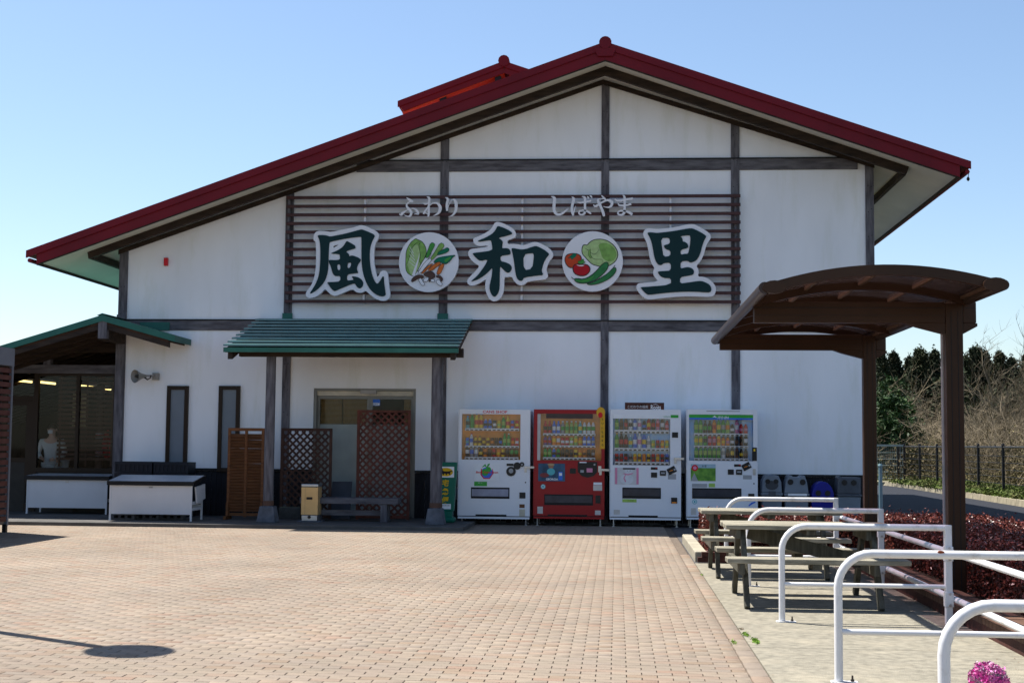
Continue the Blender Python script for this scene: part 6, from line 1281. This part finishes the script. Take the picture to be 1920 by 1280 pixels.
def hedge(label, x0, x1, y0, y1, z0, z1, nleaf):
    t = thing('red_hedge', label, 'hedge', ((x0 + x1) / 2, (y0 + y1) / 2, .06), 'clipped red leaved hedge')
    i = .07; MB().box(x0 + i, x1 - i, y0 + i, y1 - i, z0, z1 - i).build('light_block_core', mat('hedge_inside', (.035, .015, .012), .9), t)  # solid dark box added inside the leaves to block light
    w_, d_, h_ = x1 - x0, y1 - y0, z1 - z0; areas = np.array([w_ * d_, w_ * h_, w_ * h_, d_ * h_, d_ * h_]); f = rng.choice(5, nleaf, p=areas / areas.sum())
    u, v = rng.random(nleaf), rng.random(nleaf); P_ = np.zeros((nleaf, 3)); dpt = np.abs(rng.normal(0, .045, nleaf))
    P_[:, 0] = np.select([f == 0, f == 1, f == 2, f == 3, f == 4], [x0 + u * w_, x0 + u * w_, x0 + u * w_, x0 + dpt, x1 - dpt])
    P_[:, 1] = np.select([f == 0, f == 1, f == 2, f == 3, f == 4], [y0 + v * d_, y0 + dpt, y1 - dpt, y0 + u * d_, y0 + u * d_])
    P_[:, 2] = np.select([f == 0, f > 0], [z1 - dpt, z0 + v * h_])
    P_[:, 2] += .022 * np.sin(P_[:, 0] * 7) * np.cos(P_[:, 1] * 6) + rng.normal(0, .012, nleaf) + (rng.random(nleaf) > .93) * rng.random(nleaf) ** 2 * .10 * (f == 0) + .02 * np.sin(P_[:, 0] * 2.3 + 1) * np.sin(P_[:, 1] * 1.7)
    P_[:, 0] += .02 * np.sin(P_[:, 1] * 9 + P_[:, 2] * 8)
    quads('foliage', P_ - np.array(t.location[:]), .02, HEDGEM, t)
    m = MB()
    for k in range(14):
        xx, yy = random.uniform(x0 + .1, x1 - .1), random.uniform(y0 + .05, y1 - .1); m.tube([(xx, yy, z0), (xx + random.uniform(-.1, .1), yy, z1 - .1)], .01, 4)
    m.build('stems', BARK, t); return t
hedge('red leaved hedge behind the far picnic table', 1.12, 3.1, yE + .45, yE + 2.2, .06, .50, 34000)
hedge('long red leaved hedge running along the right side behind the rails', 3.24, 4.85, -22.5, yE + 2.2, .07, .52, 120000)

# ================================================================= FLOWER AND WEEDS
cp = Vector((PY(1854, 1280, CAM.y + 4.3).x, CAM.y + 4.3, PY(1854, 1277, CAM.y + 4.3).z))
t = thing('ornamental_cabbage', 'frilly magenta ornamental cabbage at the bottom right corner', 'flower', (cp.x, cp.y, .45))
PM = mat('magenta_leaf', (.50, .035, .27), .5, .5, 25, col2=(.60, .22, .42), rnd=.5); PV = mat('cream_frill', (.70, .52, .58), .5, .3, 30, rnd=.3)
m = MB(); m2 = MB()
for k in range(170):
    tt = (k + .5) / 170; ph = k * 2.39996; el = 1.45 - tt * 1.75
    d = Vector((math.cos(ph) * math.cos(el), math.sin(ph) * math.cos(el), math.sin(el))); r0 = .040 + .012 * tt; c_ = cp + d * r0 * .8
    s1 = d.cross(Vector((0, 0, 1))); s1 = s1.normalized() if s1.length > .01 else Vector((1, 0, 0)); up_ = s1.cross(d)
    w_ = .010 + .006 * tt; tgt = m if k % 4 else m2
    rim = [];
    for j in range(9):
        a_ = -1.1 + 2.2 * j / 8; rr = w_ * (1.35 + .28 * (j % 2)); rim.append(c_ + s1 * math.sin(a_) * rr + up_ * (math.cos(a_) * rr * .9) + d * (.006 + .008 * (j % 2) + random.uniform(-.002, .003)))
    tgt.add([c_ - up_ * w_] + rim, [(0, j + 1, j + 2) for j in range(8)])
fp = rng.normal(size=(1500, 3)); fp /= np.linalg.norm(fp, axis=1)[:, None]; fp[:, 2] = np.where(fp[:, 2] < -.5, -fp[:, 2], fp[:, 2]); fp *= (.051 + rng.normal(0, .004, 1500) + .006 * np.sin(fp[:, 0] * 9) * np.cos(fp[:, 2] * 8))[:, None]
quads('frills', fp + np.array(cp - t.location), .0065, PM, t, kind='stuff'); quads('pale_frills', fp[:420] * 1.04 + np.array(cp - t.location), .005, PV, t, kind='stuff')
m.build('petals', PM, t, kind='stuff'); m2.build('pale_petals', PV, t, kind='stuff'); MB().lathe((cp.x, cp.y, cp.z - .05), [(.015, -.03), (.038, 0), (.045, .04), (.03, .08)], 12).build('heart', mat('dark_magenta', (.16, .01, .09), .7), t)
MB().tube([(cp.x, cp.y, .45), (cp.x, cp.y, cp.z - .03)], .012, 8).build('stem', EVERM, t)
t = thing('planter', 'planter just below the picture holding the ornamental cabbage', 'planter', (cp.x, cp.y, 0)); MB().lathe((cp.x, cp.y, 0), [(.16, 0), (.2, .4), (.22, .42), (.22, .46), (.19, .46), (.18, .44)], 20).build('pot', mat('terracotta', (.35, .14, .07), .8), t, smooth=True)
for (px, py, n_, s_, lab) in ((1417, 1203, 260, .010, 'largest bright green weed tuft in the paving edge'), (1398, 1190, 160, .008, 'green weed tuft just above the largest one'), (1376, 1205, 120, .006, 'thin moss line in the joint left of the weeds'), (1316, 1078, 40, .008, 'tiny weed at the pad edge near the tables'), (1390, 1180, 60, .006, 'dry brown weed beside the green tufts')):
    p = PZ(px, py, 0); q = rng.normal(size=(n_, 3)) * np.array([.010, .06 if n_ > 100 else .02, .003]); q[:, 2] = np.abs(q[:, 2]) + .006
    t = thing('weed', lab, 'weed', tuple(p), 'weeds at the pad edge'); quads('leaves', q, s_, mat('weed_green', (.20, .36, .03), .6, .4, 10, rnd=.4) if 'brown' not in lab else TWIG, t)

n_ = 260; lx = rng.uniform(PADX + .02, 2.7, n_); ly = rng.uniform(-18, -8.2, n_); kk = rng.random(n_) < .6; lx[kk] = 2.72 - np.abs(rng.normal(0, .12, kk.sum()))
quads('leaf_litter', np.c_[lx, ly, np.full(n_, .007)], .011, mat('dry_leaf', (.16, .07, .035), .8, .4, 10, rnd=.4), flat=.93, kind='stuff', label='few small dry leaves scattered on the concrete pad')
# ================================================================= PERSON inside the wing
def skin_body(name, parent, pts, edges, m, root=0, sub=2):
    off = org(parent); me = bpy.data.meshes.new(name); me.from_pydata([Vector(p[:3]) - off for p in pts], edges, []); me.materials.append(m)
    o = bpy.data.objects.new(name, me); COL.objects.link(o); o.parent = parent; o.modifiers.new('skin', 'SKIN')
    sl_ = me.skin_vertices[0] if me.skin_vertices else None
    if not sl_:
        bpy.context.view_layer.objects.active = o; o.select_set(True)
    lay = me.skin_vertices[0].data if me.skin_vertices else None
    if lay:
        for v, p in zip(lay, pts): v.radius = (p[3], p[4] if len(p) > 4 else p[3])
        lay[root].use_root = True
    sb = o.modifiers.new('sub', 'SUBSURF'); sb.levels = sub; sb.render_levels = sub; me.polygons.foreach_set('use_smooth', [True] * len(me.polygons)); return o
pc = PY(97, 850, 1.3); X, Yp = pc.x, 1.3; hz = PY(97, 797, 1.3).z
t = thing('person', 'person in white coat and face mask standing behind the wing window', 'person', (X, Yp, .06)); s = (hz - .06) / 1.68; g = .06
J = lambda x, y, z, *r: (X + x * s, Yp + y * s, g + z * s) + tuple(q * s for q in r)
SK = mat('skin', (.75, .48, .36), .6); WC = mat('white_coat', (.72, .72, .70), .8, .08, 5, bump=.3, bscale=12)
body = [J(0, 0, .95, .13, .10), J(0, 0, 1.15, .12, .09), J(0, 0, 1.36, .15, .09), J(0, 0, 1.46, .055), J(0, -.01, 1.56, .075, .085), J(0, -.01, 1.64, .07, .08),
        J(.19, 0, 1.36, .05), J(.27, -.02, 1.12, .04), J(.16, -.2, 1.0, .03), J(-.19, 0, 1.36, .05), J(-.27, -.02, 1.12, .04), J(-.13, -.2, 1.02, .03),
        J(.1, 0, .88, .085), J(.11, 0, .48, .06), J(.11, 0, .09, .04), J(.11, -.14, .03, .035), J(-.1, 0, .88, .085), J(-.11, 0, .48, .06), J(-.11, 0, .09, .04), J(-.11, -.14, .03, .035)]
ed = [(0, 1), (1, 2), (2, 3), (3, 4), (4, 5), (2, 6), (6, 7), (7, 8), (2, 9), (9, 10), (10, 11), (0, 12), (12, 13), (13, 14), (14, 15), (0, 16), (16, 17), (17, 18), (18, 19)]
skin_body('body', t, body, ed, SK)
coat = [J(0, 0, .85, .17, .14), J(0, 0, 1.15, .15, .12), J(0, 0, 1.36, .165, .11), J(0, 0, 1.43, .08, .075), J(.2, 0, 1.36, .07), J(.285, -.02, 1.12, .06), J(.18, -.17, 1.01, .045), J(-.2, 0, 1.36, .07), J(-.285, -.02, 1.12, .06), J(-.15, -.17, 1.03, .045)]
skin_body('coat', t, coat, [(0, 1), (1, 2), (2, 3), (2, 4), (4, 5), (5, 6), (2, 7), (7, 8), (8, 9)], WC)
tro = [J(0, 0, .9, .14, .11), J(.1, 0, .85, .10), J(.11, 0, .48, .08), J(.11, 0, .1, .065), J(-.1, 0, .85, .10), J(-.11, 0, .48, .08), J(-.11, 0, .1, .065)]
skin_body('trousers', t, tro, [(0, 1), (1, 2), (2, 3), (0, 4), (4, 5), (5, 6)], mat('white_trousers', (.62, .61, .57), .8))
hc = Vector(J(0, -.01, 1.6)[:3]); rr = .105 * s
MB().lathe(hc + Vector((0, .034, .022)) * s, [(rr * math.sin(a_) * .86, rr * math.cos(a_)) for a_ in np.linspace(1.75, .05, 9)], 16).build('hair', mat('dark_hair', (.03, .02, .015), .6), t, smooth=True)
MB().box(hc.x - .05 * s, hc.x + .05 * s, hc.y - .105 * s, hc.y - .085 * s, hc.z - .085 * s, hc.z - .015 * s).build('face_mask', C['w'], t, bev=.015)
for sx in (-1, 1):
    MB().lathe(hc + Vector((sx * .033 * s, -.092 * s, .012 * s)), [(.004, -.004), (.008, 0), (.004, .004)], 8).build('eye', KNOB, t)
    MB().lathe(hc + Vector((sx * .09 * s, 0, -.01 * s)), [(.005, -.025), (.014, 0), (.005, .025)], 8).build('ear', SK, t)
for sx, (hx, hy, hzv) in ((1, (.14, -.22, 1.0)), (-1, (-.11, -.22, 1.02))):
    P0 = Vector(J(hx, hy, hzv)[:3]); m = MB(); m.tube([P0, P0 + Vector((-sx * .02, -.04, 0)) * s], [.025 * s, .03 * s], 8)
    for k in range(4): f0 = P0 + Vector((-sx * .02, -.05, .022 - k * .015)) * s; m.tube([f0, f0 + Vector((-sx * .03, -.02, -.005)) * s, f0 + Vector((-sx * .05, .0, -.01)) * s], [.008 * s, .0075 * s, .006 * s], 6)
    f0 = P0 + Vector((0, -.02, .03)) * s; m.tube([f0, f0 + Vector((-sx * .02, -.02, .02)) * s], [.009 * s, .007 * s], 6); m.build('hand', SK, t, smooth=True)

# background cloth of small props inside: none
for o in list(bpy.data.objects):
    if o.get('category') and o['label'] == 'proto': o['label'] = 'dark cedar'
